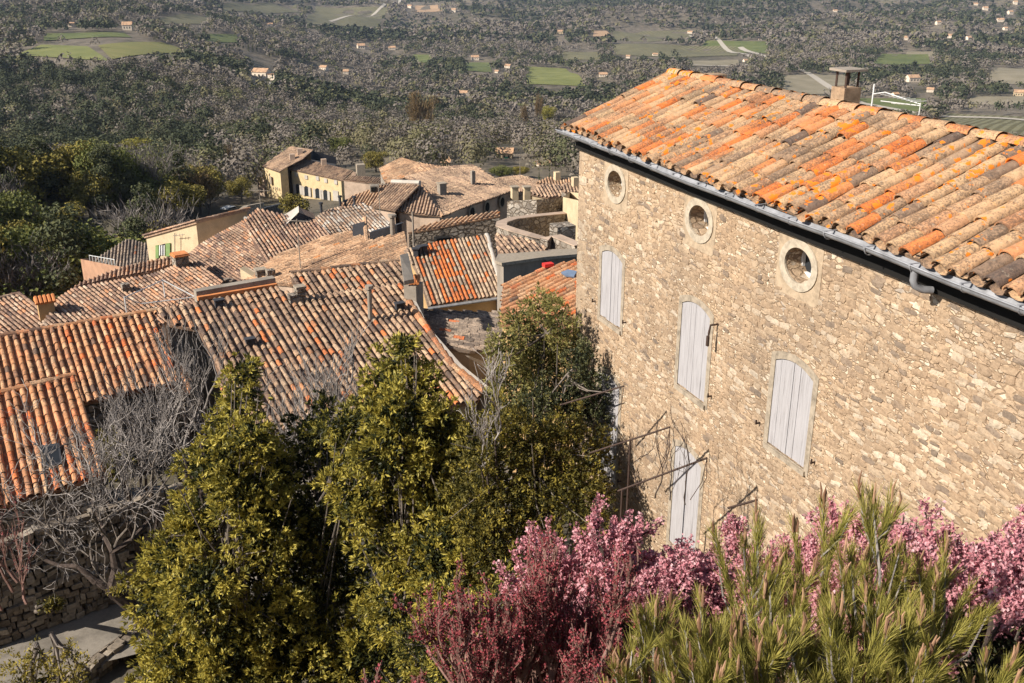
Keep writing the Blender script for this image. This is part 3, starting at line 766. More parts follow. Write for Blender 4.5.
# roof in local frame
PA = math.radians(22.6)
ne, ze, nr = 7.75, -3.03, 9.92; zr = ze + (nr - ne) * math.tan(PA)
RE = 17.32
def main_roof():
    mb = MB()
    down = np.array([0, math.cos(PA), -math.sin(PA)]); along = np.array([1.0, 0, 0]); nrm = np.array([0, math.sin(PA), math.cos(PA)])
    O = np.array(Lm(0, nr, zr))
    P = np.array([Lm(SL, nr, zr), Lm(RE, nr, zr), Lm(RE, ne, ze), Lm(SL, ne, ze)])
    slab(mb, P, nrm, .06, .1)
    rgm = np.random.default_rng(8)
    def pal(rg_, colr, q, k):
        r = rg_.normal(.50, .14)
        if rg_.random() < .24: r = rg_.uniform(.66, 1)
        if rg_.random() < .10: r = rg_.uniform(0, .25)
        return min(1, max(0, r))
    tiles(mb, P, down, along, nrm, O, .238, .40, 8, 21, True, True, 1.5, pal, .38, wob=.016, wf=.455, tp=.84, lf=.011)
    P2 = np.array([Lm(SL, nr, zr), Lm(RE, nr, zr), Lm(RE, 12.7, zr - (12.7 - nr) * math.tan(PA)), Lm(SL, 12.7, zr - (12.7 - nr) * math.tan(PA))])
    d2 = np.array([0, -math.cos(PA), -math.sin(PA)]); n2 = np.array([0, -math.sin(PA), math.cos(PA)])
    slab(mb, P2, n2, .06, .1); tiles(mb, P2, d2, along, n2, O, .285, .32, 5, 22, False, False, 1, pal, wf=.45)
    ridge(mb, Lm(SL, nr, zr + .01), Lm(RE, nr, zr + .01), .11, 4, .42, 8)
    # mortar along the ridge
    o = local_obj(mb, 'roof', M['tile_main'], mh, True)
    return o
roof_o = main_roof()
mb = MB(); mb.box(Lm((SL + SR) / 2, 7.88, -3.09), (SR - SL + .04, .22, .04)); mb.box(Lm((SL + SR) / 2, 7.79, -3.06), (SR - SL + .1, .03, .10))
mb.box(Lm((SL + SR) / 2, 7.955, -3.25), (SR - SL, .08, .30))  # black strip that paints the eave's shadow onto the wall top
local_obj(mb, 'eave_boards_and_shade', M['black'], mh)
# gutter: half pipe with rolled lip
mb = MB(); ss = np.linspace(SL, RE + .12, 60); an = np.linspace(math.pi, 2 * math.pi, 9)
zg = -3.07 + .012 * np.sin(ss * .9) + (.006 * np.sin(ss * 2.3))
for r_ in (.078, .074):
    V = np.array([[Lm(s, 7.66 + r_ * math.cos(t), z + r_ * math.sin(t)) for t in an] for s, z in zip(ss, zg)]).reshape(-1, 3)
    i = np.arange(59)[:, None] * 9; j = np.arange(8)[None]
    mb.add(V, np.stack([i + j, i + j + 1, i + 10 + j, i + 9 + j], -1).reshape(-1, 4))
mb.tube([Lm(s, 7.66 - .078, z) for s, z in zip(ss, zg)], .011, 6)
mb.add([Lm(RE + .12, 7.66 + .078 * math.cos(t), zg[-1] + .078 * math.sin(t)) for t in an], [list(range(9))])
gut = local_obj(mb, 'gutter', M['gutter'], mh, True)
for s in np.arange(SL + .3, RE, .72):
    mb = MB(); z = -3.07
    mb.tube([Lm(s, 7.66 + .083 * math.cos(t), z + .083 * math.sin(t)) for t in an], .008, 4)
    mb.box(Lm(s, 7.585, z + .012), (.03, .03, .025)); mb.box(Lm(s, 7.69, z + .02), (.025, .19, .006))
    local_obj(mb, 'gutter_bracket', M['gutter'], gut)
mb = MB(); mb.tube([Lm(7.98, 7.66, -3.12), Lm(7.98, 7.66, -3.24), Lm(7.97, 7.68, -3.30), Lm(7.93, 7.76, -3.34), Lm(7.90, 7.86, -3.35)], .042, 10, cap=True)
local_obj(mb, 'downpipe_elbow', M['gutter'], gut, True)
# chimneys on the ridge
def main_chim(s, n, zt, w, capped):
    mb = MB(); mb.box(Lm(s, n, (zt - 3.2) / 2), (w, w, zt + 3.2)); c = local_obj(mb, 'chimney', M['stack'], mh)
    if capped:
        for ds in (-1, 1):
            for dn in (-1, 1):
                q = MB(); q.box(Lm(s + ds * w * .36, n + dn * w * .36, zt + .115), (.04, .012, .23)); local_obj(q, 'cap_leg', M['darkmetal'], c)
        q = MB(); q.box(Lm(s, n, zt + .25), (w * 1.3, w * 1.3, .035)); local_obj(q, 'cap', M['greyp'], c)
main_chim(12.45, 10.12, -1.83, .30, True)
main_chim(16.2, 10.2, -2.02, .30, False)
mb = MB(); p0 = Lm(11.95, 10.2, -2.4); mb.tube([p0, Lm(11.95, 10.2, -1.74)], .012, 6, cap=True)
ant = local_obj(mb, 'antenna', M['palemetal'], mh)
mb = MB()
a0 = np.array(Lm(11.95, 10.2, -1.88)); a1 = np.array(Lm(11.15, 10.35, -1.93))
mb.tube([a0, a0 + (a1 - a0) * .25 + np.array([0, 0, .06]), a1], .008, 5)
for dz, dy in ((-.05, .1), (-.09, -.1)):
    mb.tube([a0 + (a1 - a0) * .3 + np.array([0, dy, dz]), a1 + np.array([0, 0, -.02])], .007, 5)
mb.tube([a1 + np.array([0, 0, .02]), a1 + np.array([0, 0, -.24])], .008, 4)
for t in np.linspace(.15, .95, 9):
    c = a0 + (a1 - a0) * t; h = .05 + .10 * t
    mb.tube([c + np.array([0, h, .03]), c - np.array([0, h, -.03])], .005, 4)
local_obj(mb, 'antenna_arm', M['palemetal'], ant)
# ------------------------------------------------------------------ village houses
# near left
t, rf, info, zb = house('low house with bright orange tile roof and small skylight above the street', [
    dict(anchor=(40, 440, 27.5), az=150, pitch=17, poly=[(-60, 410), (73, 377), (108, 470), (112, 474), (-60, 525)], sp=.23, course=.36, seg=6, seed=1,
         palette=lambda rg_, colr, q, k: (rg_.uniform(.86, 1) if rg_.random() < .28 else min(1, max(0, rg_.normal(.42, .16)))), jit=1.2, wob=.01)], 'stone_grey', 'tile_near', -16.5)
hit, nrm = info[0][1], info[0][2]
mr = MB(); ridge(mr, hit(-60, 409), hit(73, 376), .13, 3); mr.obj('ridge_tiles', M['tile_near'], t)
q = [hit(40, 450), hit(60, 447), hit(63, 468), hit(43, 471)]
mb = MB(); slab(mb, [p + nrm * .16 for p in q], nrm, .16); sk = mb.obj('skylight', M['slate_and_shade'], t)
mb = MB(); c = sum(q) / 4; mb.add([c + (p - c) * .78 + nrm * .164 for p in q], [(0, 1, 2, 3)]); mb.obj('pane', M['glass'], sk)

t, rf, info, zb = house('long house whose orange and buff tile roof rises behind the low street house', [
    dict(anchor=(60, 370, 32.6), az=150, pitch=17, poly=[(-60, 348), (157, 311), (157, 319), (166, 340), (190, 392), (192, 380), (85, 403), (60, 412), (-60, 440)], sp=.23, course=.34, seg=5, seed=2,
         palette=pick(.5, .24, .4), jit=1.2, wob=.01)], 'stone_grey', 'tile_near', -18)
hit = info[0][1]
mr = MB(); ridge(mr, hit(-60, 347), hit(157, 311), .13, 5); mr.obj('ridge_tiles', M['tile_near'], t)

t, rf, info, zb = house('broad house with grey brown lichen tiles and a tall flue, behind the evergreen trees', [
    dict(anchor=(300, 330, 34.5), az=149, pitch=17, poly=[(159, 310), (197, 303), (277, 288), (300, 299), (408, 284), (415, 302), (437, 345), (482, 392), (478, 402), (235, 437), (217, 370), (198, 330), (170, 325)],
         sp=.23, course=.34, seg=5, seed=3, palette=pick(.45, .25, .5), jit=1.3, wob=.012, skip=(9, 10, 11, 12))], 'greyp', 'tile_mixed', -19)
hit, nrm = info[0][1], info[0][2]; tB = t
mr = MB(); ridge(mr, hit(409, 303), hit(452, 367), .16, 7); ridge(mr, hit(452, 367), hit(484, 391), .16, 8); mr.obj('verge_tiles', M['tile_near'], t)
mb = MB(); P = np.array([hit(x, y) for x, y in ((411, 303), (424, 330), (438, 346), (456, 367), (486, 392))]); Q = P + np.array([.16, .06, 0])
for i in range(4): mb.add([P[i], P[i + 1], P[i + 1] - [0, 0, 3.5], P[i] - [0, 0, 3.5]], [(0, 1, 2, 3)]); mb.add([P[i] + nrm * .10, P[i + 1] + nrm * .10, Q[i + 1] + nrm * .1, Q[i] + nrm * .1], [(0, 1, 2, 3)]); mb.add([Q[i] + nrm * .1, Q[i + 1] + nrm * .1, Q[i + 1] - [0, 0, 4], Q[i] - [0, 0, 4]], [(0, 1, 2, 3)])
mb.obj('coping', M['whitep'], t)
# stucco band with orange tile strip along the top
a, b = hit(197, 299), hit(276, 285)
mb = MB(); d = (b - a); u = d / np.linalg.norm(d); sd = np.cross(u, [0, 0, 1.0])
mb.add([a - [0, 0, .1], b - [0, 0, .1], b + [0, 0, .27], a + [0, 0, .27], a + [0, 0, .27] - sd * .35, b + [0, 0, .27] - sd * .35, a - [0, 0, .4] - sd * .35, b - [0, 0, .4] - sd * .35], [(0, 1, 2, 3), (3, 2, 5, 4), (4, 5, 7, 6), (0, 3, 4, 6), (1, 7, 5, 2)])
mb.obj('parapet', M['greyp'], t)
mb = MB(); mb.box((a + b) / 2 + [0, 0, .03] + sd * .09, (np.linalg.norm(d), .16, .14), math.atan2(u[1], u[0])); mb.obj('tile_strip', M['orange_trim'], t)
f = pipe(t, hit(371, 321) - nrm * .2, hit(371, 321) + [0, 0, 1.15], .085, 'greyp')
chimney(t, hit(294, 302), .36, .30, 'stone_far', None, .5); chimney(t, hit(301, 301), .30, .5, 'stone_far', 'flat', .5)
for px, py in ((250, 345), (219, 306), (399, 309)):
    p = hit(px, py); mb = MB(); mb.box(p + nrm * .1, (.28, .2, .28), .5); mb.box(p + nrm * .27, (.36, .28, .05), .5); mb.obj('roof_vent', M['slate_and_shade'], t)

t, rf, info, zb = house('narrow upper house with striped grey and orange tiles, beneath the sunlit orange roof', [
    dict(anchor=(340, 275, 38.2), az=149, pitch=17, poly=[(290, 275), (398, 262), (410, 287), (301, 303)], sp=.23, course=.34, seg=5, seed=4, palette=pick(.5, .26, .5), jit=1.2)], 'greyp', 'tile_mixed', -20, .1)
hit = info[0][1]
mr = MB(); ridge(mr, hit(290, 274), hit(398, 261), .12, 5); mr.obj('ridge_tiles', M['tile_mixed'], t)

# big chimney pier and flashing
c = at(414, 304, 37.2); t = thing('chimney_stack', c - [0, 0, 3], 'square rendered chimney stack capped with an orange tile row', 'chimney')
mb = MB(); mb.box(c + [0, 0, -1.1], (.50, .6, 3.8), -.35); mb.obj('shaft', M['greyp'], t)
mb = MB()
for k in range(4): mb.tube([c + [-.20 + k * .13, -.34, .92], c + [-.2 + k * .13, .26, 1.02]], .07, 8, k / 4, cap=True)
mb.obj('cap', M['orange_trim'], t)
a = [at(400, 255, 37.5), at(408, 253, 38.2), at(414, 279, 35.5), at(404, 281, 35)]
t = thing('parapet_wall', a[3] - [0, 0, 3], 'pale rendered parapet slope beside the square chimney stack', 'wall')
mb = MB(); slab(mb, a, np.array([0, 0, 1.0]), .15); mb.obj('render', M['greyp'], t)

# orange roof, mottled roof, roofs behind
t, rf, info, zb = house('long house under a smooth sunlit orange tile roof in the middle of the village', [
    dict(anchor=(403, 245, 50), az=242, pitch=15, poly=[(245, 281), (279, 254), (332, 235), (350, 231), (372, 241), (404, 233), (409, 258), (398, 270), (290, 285)], sp=.23, course=.38, seg=4, seed=5, palette=pick(.5, .22, .2), wob=.02)], 'pinkp', 'tile_orange_far', None, .1)
hit, nrm = info[0][1], info[0][2]; tC = t
pn = [hit(352, 237), hit(364, 233), hit(366, 226), hit(353, 229)]
mb = MB(); q = [hit(352.5, 238), hit(364.5, 234.5), hit(364.5, 234.5) + [0, .25, .62], hit(352.5, 238) + [0, .25, .62]]
mb.add(q + [k + np.array([0, .12, 0]) for k in q], [(0, 1, 2, 3), (4, 5, 6, 7), (0, 1, 5, 4), (1, 2, 6, 5), (2, 3, 7, 6), (3, 0, 4, 7)]); mb.obj('dark_panel', M['slate_and_shade'], t)
a, b = hit(370, 241), hit(402, 232)
mb = MB(); mb.add([a, b, b + [0, 0, .45], a + [0, 0, .45], a + [.1, .4, .45], b + [.1, .4, .45]], [(0, 1, 2, 3), (3, 2, 5, 4)]); mb.obj('parapet', M['slate_and_shade'], t)
mb = MB(); mb.tube([hit(367, 242) , hit(365, 227) + [0, 0, .5]], .12, 6); mb.obj('verge_tiles', M['tile_orange_far'], t)
pipe(t, hit(393, 236), hit(393, 236) + [0, 0, .95], .13, 'greyp')
p = hit(414, 254); mb = MB(); mb.tube([p - [0, 0, 1], p + [0, 0, 2.1]], .05, 6); mb.obj('mast', M['greyp'], t)
chimney(t, hit(261, 278), .45, .42, 'stone_far', 'flat', .5); chimney(t, hit(271, 279), .4, .5, 'stone_far', None, .5)
q = [hit(241, 279), hit(254, 279), hit(247, 280)]; mb = MB(); h = np.array([0, 0, .55]); w_ = np.array([.1, .5, 0])
mb.add([q[0], q[1], q[0] + h, q[1] + h * .15, q[0] + w_, q[1] + w_, q[0] + h + w_, q[1] + h * .15 + w_], [(0, 1, 3, 2), (2, 3, 7, 6), (4, 5, 7, 6), (0, 2, 6, 4)]); mb.obj('upstand', M['cream'], t)

t, rf, info, zb = house('house with pale lichen mottled tiles and three black flues, below the yellow mansion', [
    dict(anchor=(360, 222, 70), az=150, pitch=12, poly=[(313, 221), (323, 212), (341, 207), (363, 203), (382, 214), (394, 229), (370, 242), (345, 238), (325, 242)], sp=.25, course=.45, seg=3, seed=6, palette=pick(.5, .3, .2), wob=.03, wf=.42, hgt=.4)], 'cream', 'tile_mottled')
hit = info[0][1]
for x, y, h in ((321.5, 212.5, .55), (340.5, 207, .65), (354.7, 204, .4), (345.5, 206, .25)): pipe(t, hit(x, y), hit(x, y) + [0, 0, h], .09, 'slate_and_shade')
chimney(t, hit(316, 238), .28, .8, 'whitep', None, .4)

t, rf, info, zb = house('house with reddish tiles and a small dark gable dormer, left of the mottled roof', [
    dict(anchor=(290, 240, 62), az=150, pitch=14, poly=[(258, 209), (287, 216), (313, 220), (334, 236), (300, 262), (270, 268), (255, 246), (244, 221)], sp=.24, course=.4, seg=3, seed=7, palette=pick(.5, .25, .3), wob=.02)], 'cream', 'tile_red')
hit = info[0][1]
a, b, c = hit(288, 225), hit(315, 219), hit(300, 222); ap = c + [0, 0, .62]
bk = np.array([-.25, 1.1, .1])
mb = MB(); mb.add([a, b, ap], [(0, 1, 2)]); dm = mb.obj('dormer', M['slate_and_shade'], t)  # the gable's shadow is put into its dark face colour
mb = MB(); mb.add([a + [-.1, -.1, .05], ap + [0, -.1, .06], ap + bk * 1.2, a + bk * 1.1 + [-.6, 0, 0]], [(0, 1, 2, 3)]); mb.obj('dormer_cheek', M['whitep'], dm)
mb = MB(); mb.add([b, ap, ap + bk, b + bk], [(0, 1, 2, 3)]); mb.obj('dormer_roof', M['tile_red'], dm)

t, rf, info, zb = house('large low house with a wide reddish speckled tile roof beside the cream house', [
    dict(anchor=(225, 255, 60), az=130, pitch=13, poly=[(198, 246), (244, 220), (262, 222), (300, 240), (282, 262), (262, 292), (170, 318), (150, 318), (176, 266)], sp=.23, course=.38, seg=3, seed=8, palette=pick(.5, .26, .3), wob=.02)], 'pinkp', 'tile_red')
hit, nrm = info[0][1], info[0][2]
mb = MB(); a, b = hit(244, 219), hit(282, 226); mb.tube([a + nrm * .05, b + nrm * .05], .13, 6); mb.obj('ridge_mortar', M['whitep'], t)
a, b = hit(257, 243), hit(279, 255); mb = MB(); d = b - a; mb.add([a, b, b + [0, 0, .3], a + [0, 0, .45], a + [.1, .25, .45], b + [.1, .25, .3]], [(0, 1, 2, 3), (3, 2, 5, 4)]); mb.obj('flashing', M['white'], t)
chimney(t, hit(182, 273), .75, 1.05, 'stone_far', 'tile', .6)
mb = MB(); p = hit(226, 284)
for k in range(5): mb.box(p + [.1 * k - .2, .05 * k, .08 + .09 * (k % 3)], (.4, .3, .06), .4 + k * .3)
mb.obj('tile_stack', M['tile_grey'], t)

t, rf, info, zb = house('house with fine pinkish tiles and a white railing, behind the long orange roof', [
    dict(anchor=(110, 305, 52), az=130, pitch=14, poly=[(58, 298), (72, 289), (111, 282), (150, 275), (178, 265), (200, 262), (230, 290), (190, 312), (150, 330), (55, 345), (40, 330)], sp=.23, course=.38, seg=4, seed=9, palette=pick(.52, .25, .5), wob=.015)], 'pinkp', 'tile_red', None, .1)
hit = info[0][1]
chimney(t, hit(126, 291), .4, .42, 'stone_far', None, .6)
rl = MB(); A, B, C_ = hit(127, 316) , hit(165, 298), hit(195, 305)
for p in (A, B): rl.tube([p, p + [0, 0, 1.05]], .035, 5)
rl.tube([A + [0, 0, 1.0], B + [0, 0, 1.0], C_ + [0, 0, .5]], .035, 5); rl.tube([A + [0, 0, 1.0], hit(142, 310) + [0, 0, .35], C_ + [0, 0, .45]], .03, 5)
rl.obj('white_railing', M['white'], t)

t, rf, info, zb = house('house with pinkish weathered tiles and a tile capped chimney, at the left edge', [
    dict(anchor=(20, 320, 50), az=128, pitch=15, poly=[(-60, 325), (-20, 304), (18.5, 294), (64, 327), (64, 345), (-60, 360)], sp=.23, course=.38, seg=4, seed=10, palette=pick(.56, .25, .4), wob=.015)], 'ochre', 'tile_red')
hit = info[0][1]
mr = MB(); ridge(mr, hit(-20, 303), hit(18.5, 294), .13, 3); ridge(mr, hit(18.5, 294), hit(64, 327), .13, 4); mr.obj('ridge_tiles', M['tile_red'], t)
p = hit(48, 319); mb = MB(); mb.box(p + [0, 0, .2], (.75, .55, 1.5), .55); ch = mb.obj('chimney', M['ochre'], t)
mb = MB()
u = np.array([math.cos(.55), math.sin(.55), 0]); v_ = np.array([-u[1], u[0], 0]); tp = p + [0, 0, .95]
for k in range(5):
    for s in (-1, 1):
        o = tp + u * (-.4 + .2 * k); mb.tube([o + v_ * s * .38 + [0, 0, .02], o + [0, 0, .28]], .09, 6, k / 5, cap=True)
mb.add([tp - u * .4 - v_ * .36, tp - u * .4 + v_ * .36, tp - u * .4 + [0, 0, .27]], [(0, 1, 2)]); mb.add([tp + u * .4 - v_ * .36, tp + u * .4 + v_ * .36, tp + u * .4 + [0, 0, .27]], [(0, 1, 2)])
mb.obj('cap', M['orange_trim'], ch)

# cream house with green shutters
P1, P2, P3 = at(146, 237, 66), at(196, 223, 63), at(247, 211, 66)
P3[2] = P2[2]; P4 = P1 + (P3 - P2)
t = thing('house', (P1 + P3) / 2 - [0, 0, 8], 'cream plaster house with one green shuttered window, standing above the tiled roofs', 'house')
mb = MB(); zb = -28
for a, b in ((P1, P2), (P2, P3), (P3, P4), (P4, P1)): mb.add([a, b, [b[0], b[1], zb], [a[0], a[1], zb]], [(0, 1, 2, 3)])
mb.obj('wall', M['cream'], t)
mb = MB(); c = (P1 + P2 + P3 + P4) / 4; Q = [c + (p - c) * 1.05 + [0, 0, .12] for p in (P1, P2, P3, P4)]; n_ = np.cross(Q[1] - Q[0], Q[3] - Q[0]); n_ /= np.linalg.norm(n_); n_ *= np.sign(n_[2])
slab(mb, Q, n_, .16, .6); ridge(mb, Q[0], Q[1], .11, 2, .4); ridge(mb, Q[1], Q[2], .11, 3, .4); mb.obj('roof', M['tile_red'], t)
fx = (P2 - P1) / np.linalg.norm((P2 - P1)[:2]); fx[2] = 0; fo = np.array([fx[1], -fx[0], 0])
def front(px, py):
    r = ray(px, py); return r * (P1 @ fo) / (r @ fo)
def panel(mb, pts, off, th=.05):
    q = [np.asarray(p) + fo * off for p in pts]; slab(mb, q, fo, th)
mb = MB(); panel(mb, [front(160, 245), front(165.3, 243.5), front(165.3, 254.5), front(160, 256)], .02); w = mb.obj('window', M['glass'], t)
mb = MB()
for x0, x1 in ((160, 160.9), (162.2, 163), (164.5, 165.3)): panel(mb, [front(x0, 245.2), front(x1, 244.8), front(x1, 254.9), front(x0, 255.4)], .07)
mb.obj('frame', M['white'], w)
for x0, x1, dy in ((156.5, 159.6, .8), (166.7, 171, -1.2)):
    mb = MB(); panel(mb, [front(x0, 244.4 + dy), front(x1, 243.8 + dy), front(x1, 257 + dy), front(x0, 257.4 + dy)], .09); mb.obj('shutter', M['green_shut'], w)
mb = MB(); mb.tube([front(178.5, 256) + fo * .3, front(178.5, 232) + fo * .3], .03, 5); mb.tube([front(177, 234.5) + fo * .3, front(188, 233.5) + fo * .3], .025, 4); mb.tube([front(178, 252) + fo * .3, front(191, 251) + fo * .3], .025, 4)
for x in (180, 183, 186): mb.tube([front(x, 232.5) + fo * .3, front(x, 235.5) + fo * .3], .015, 4)
mb.obj('antenna', M['greyp'], t)

# terracotta walled house at the far left edge of the village
t, rf, info, zb = house('house with grey brown tiles over a terracotta wall, at the edge of the wooded slope', [
    dict(anchor=(128, 240, 78), az=165, pitch=15, poly=[(94, 260), (128, 239), (147, 244), (152, 268), (119, 270)], sp=.24, course=.4, seg=3, seed=12, palette=pick(.5, .2, .3), wob=.02)], 'greyp', 'tile_grey')
a, b, c = at(80.5, 259, 72), at(122, 267, 66), at(96, 257, 80); zb = -32
mb = MB(); mb.add([a, b, [b[0], b[1], zb], [a[0], a[1], zb]], [(0, 1, 2, 3)]); mb.add([a, c, [c[0], c[1], zb], [a[0], a[1], zb]], [(0, 1, 2, 3)]); mb.obj('yard_wall', M['brick'], t)
mb = MB()
for k in range(9):
    p = a + (b - a) * (.25 + k * .075); mb.tube([p, p + [0, 0, .45]], .03, 4)
mb.tube([a + (b - a) * .25 + [0, 0, .4], b * .85 + a * .15 + [0, 0, .42]], .025, 4); mb.obj('fence_rail', M['palemetal'], t)
t, rf, info, zb = house('low outbuilding with narrow tiled roof, below the terracotta wall', [
    dict(anchor=(100, 277, 62), az=165, pitch=12, poly=[(72, 289), (80, 283), (120, 268), (150, 261), (178, 256), (180, 263), (150, 272), (111, 279)], sp=.24, course=.4, seg=4, seed=13, palette=pick(.5, .2, .3))], 'slate_and_shade', 'tile_red', None, .05)  # wall coloured dark for the shadow it stands in

# hipped houses on the right of the village
t, rf, info, zb = house('big hipped house with brown tiles and two tall chimneys', [
    dict(anchor=(443, 217, 82), az=118, pitch=14, poly=[(405, 177), (441, 168), (472, 165), (481, 169), (495, 179), (506, 177), (521, 176), (543, 182), (560, 184), (545, 194), (512, 191.5), (480, 202.5), (461, 208.6), (443, 217), (420, 184)], sp=.27, course=.45, seg=3, seed=14, palette=pick(.55, .22, .2), wob=.03, skip=(0, 1, 2, 3, 4, 5, 6, 7, 13)),
    dict(anchor=(443, 217, 82), az=186, pitch=25, poly=[(420, 184), (443, 217), (420, 214.5), (395, 211)], sp=.27, course=.45, seg=3, seed=15, palette=pick(.35, .18, .2), skip=(0, 3)),
    dict(anchor=(395, 211, 82), az=215, pitch=25, poly=[(392, 183), (420, 184), (395, 211), (370, 206.5)], sp=.27, course=.45, seg=3, seed=16, palette=pick(.35, .18, .2), skip=(1,))], 'pinkp', 'tile_brown', None, .35)
hit = info[0][1]; h1 = info[1][1]
mr = MB(); ridge(mr, hit(420, 184), hit(443, 217), .2, 3, .6); ridge(mr, h1(420, 184), h1(395, 211), .16, 3, .6); mr.obj('hip_tiles', M['tile_orange_far'], t)
mr = MB(); a, b = info[2][1](392, 183), info[2][1](420, 184); mr.tube([a + [0, 0, .1], b + [0, 0, .1]], .22, 6, cap=True); mr.obj('ridge_mortar', M['whitep'], t)
chimney(t, hit(442, 194.5), .62, .95, 'greyp', 'flat', .5); chimney(t, hit(473, 184.5), .34, 1.25, 'greyp', None, .5)
# dark attic wall below the eave with oval openings
a, b = hit(443, 217), hit(512, 191.5); dw = (b - a); L_ = np.linalg.norm(dw[:2]); u = dw / L_; u[2] = 0; o_ = np.array([u[1], -u[0], 0])
for px, py in ((472, 212), (487, 207), (502, 202)):
    r = ray(px, py); p = r * ((a - o_ * .12) @ o_) / (r @ o_); p = p + o_ * .03
    mb = MB(); k = 16; th = np.arange(k) * 2 * math.pi / k
    A = [p + u * .52 * math.cos(x) + np.array([0, 0, .58 * math.sin(x)]) for x in th]; B = [p + u * .36 * math.cos(x) + np.array([0, 0, .42 * math.sin(x)]) for x in th]
    mb.add(A + B, [(i, (i + 1) % k, (i + 1) % k + k, i + k) for i in range(k)]); w = mb.obj('round_window', M['trim'], t)
    mb = MB(); mb.add([x + o_ * .02 for x in B], [list(range(k))]); mb.obj('pane', M['black'], w)

t, rf, info, zb = house('house with a sunlit orange roof slope and a brown slope, behind the hipped house', [
    dict(anchor=(400, 168, 112), az=235, pitch=18, poly=[(379, 168.5), (401.5, 158), (419, 163), (404, 178), (394, 185), (384, 181)], sp=.27, course=.45, seg=3, seed=17, palette=pick(.55, .2, .2), skip=(2,)),
    dict(anchor=(419, 163, 112), az=140, pitch=14, poly=[(419, 163), (452, 168), (432, 181), (404, 178)], sp=.27, course=.45, seg=3, seed=18, palette=pick(.3, .2, .2), skip=(3,))], 'greyp', 'tile_orange_far')

# stone houses right of centre
def block(label, top, zb, wallm, cat='house', roofm=None, rise=.0, name='house', over=.12):
    """walls under an outline of roof points given in order, with a thin tiled or stone top"""
    P = np.array(top, float); c = P.mean(0)
    t = thing(name, (c[0], c[1], zb), label, cat); mb = MB(); n = len(P)
    for i in range(n):
        a, b = P[i], P[(i + 1) % n]; mb.add([a, b, [b[0], b[1], zb], [a[0], a[1], zb]], [(0, 1, 2, 3)])
    mb.obj('wall', M[wallm], t)
    if roofm:
        m2 = MB(); Q = c + (P - c) * 1.04; Q[:, 2] = P[:, 2] + .1
        n_ = np.cross(Q[1] - Q[0], Q[2] - Q[0]); n_ /= np.linalg.norm(n_); n_ *= np.sign(n_[2]) or 1
        slab(m2, Q, n_, .12, .5); m2.obj('roof', M[roofm], t)
    return t

t, rf, info, zb = house('long grey stone house with a thin orange tile edge, in front of the hipped house', [
    dict(anchor=(455, 222, 60), az=205, pitch=10, poly=[(408, 232.5), (424, 226), (443, 220.5), (470, 216.5), (499, 211), (500, 216), (470, 221.5), (440, 228), (420, 231)], sp=.24, course=.4, seg=4, seed=19, palette=pick(.6, .2, .2))], 'stone_grey', 'tile_orange_far', None, .04)
hit = info[0][1]
a = hit(438, 229) ; mb = MB(); mb.box(a + [.25, -.12, -1.0], (.9, .5, 1.1), .4); mb.obj('dark_corner_block', M['black'], t)  # black block at the dark corner of the wall

t, rf, info, zb = house('house with bold orange and buff striped tile roof', [
    dict(anchor=(460, 275, 46), az=163, pitch=19, poly=[(404, 250), (440, 242), (487, 235.5), (502, 291), (502, 296), (428, 306.5), (419, 277)], sp=.19, course=.36, seg=5, seed=20,
         palette=lambda rg_, colr, q, k: min(1, max(0, (rg_.uniform(.7, 1) if colr < (.80 if .5 < q < .9 else .15) and rg_.random() < .85 else rg_.normal(.40, .2)))), jit=.9)], 'ochre', 'tile_stripe', None, .3)
hit, nrm = info[0][1], info[0][2]
mb = MB(); a, b = hit(428, 307), hit(503, 296); mb.tube([a - [0, 0, .08], b - [0, 0, .08]], .07, 6, cap=True); mb.tube([b - [0, 0, .08], b - [-.05, 0, .5], hit(503.5, 296) - [0, 0, 3]], .05, 6); mb.obj('gutter', M['gutter'], t)
mr = MB(); ridge(mr, hit(487, 235), hit(502, 291), .12, 3); mr.obj('verge_tiles', M['whitep'], t)
for k, (px, py) in enumerate(((416, 257), (420, 255), (425, 254))):
    p = hit(px, py); mb = MB(); mb.box(p + [0, 0, .18], (.22, .2, .45), k); mb.box(p + [0, 0, .42], (.34, .3, .05), k); mb.obj('roof_vent', M['slate_and_shade'], t)

t, rf, info, zb = house('low house with ragged grey brown tiles over a grey rendered wall, below the striped roof', [
    dict(anchor=(460, 330, 37), az=97, pitch=10, poly=[(417, 310), (440, 311), (503, 314), (510, 352), (470, 351), (443, 347), (424, 330)], sp=.25, course=.36, seg=4, seed=23, palette=pick(.4, .3, .2), jit=1.7, wob=.02)], 'greyp', 'tile_grey', None, .1)

t, rf, info, zb = house('orange tiled house with a blue tarpaulin, tucked against the tall stone house', [
    dict(anchor=(540, 285, 34), az=240, pitch=17, poly=[(503, 284), (528, 276), (551, 266), (574, 261), (600, 268), (610, 330), (560, 330), (500, 325)], sp=.24, course=.36, seg=5, seed=24, palette=pick(.6, .24, .3), jit=1.5, wob=.02)], 'ochre', 'tile_near', None, .1)
hit, nrm = info[0][1], info[0][2]
mb = MB(); q = [hit(562, 276), hit(569, 273), hit(578, 275), hit(575, 280), hit(566, 279)]; slab(mb, [p + nrm * .15 for p in q], nrm, .06); mb.obj('tarpaulin', M['tarp'], t)
mb = MB(); p = hit(549, 268.5); mb.box(p + nrm * .15, (.35, .25, .12), .4); mb.obj('red_scrap', M['redp'], t)

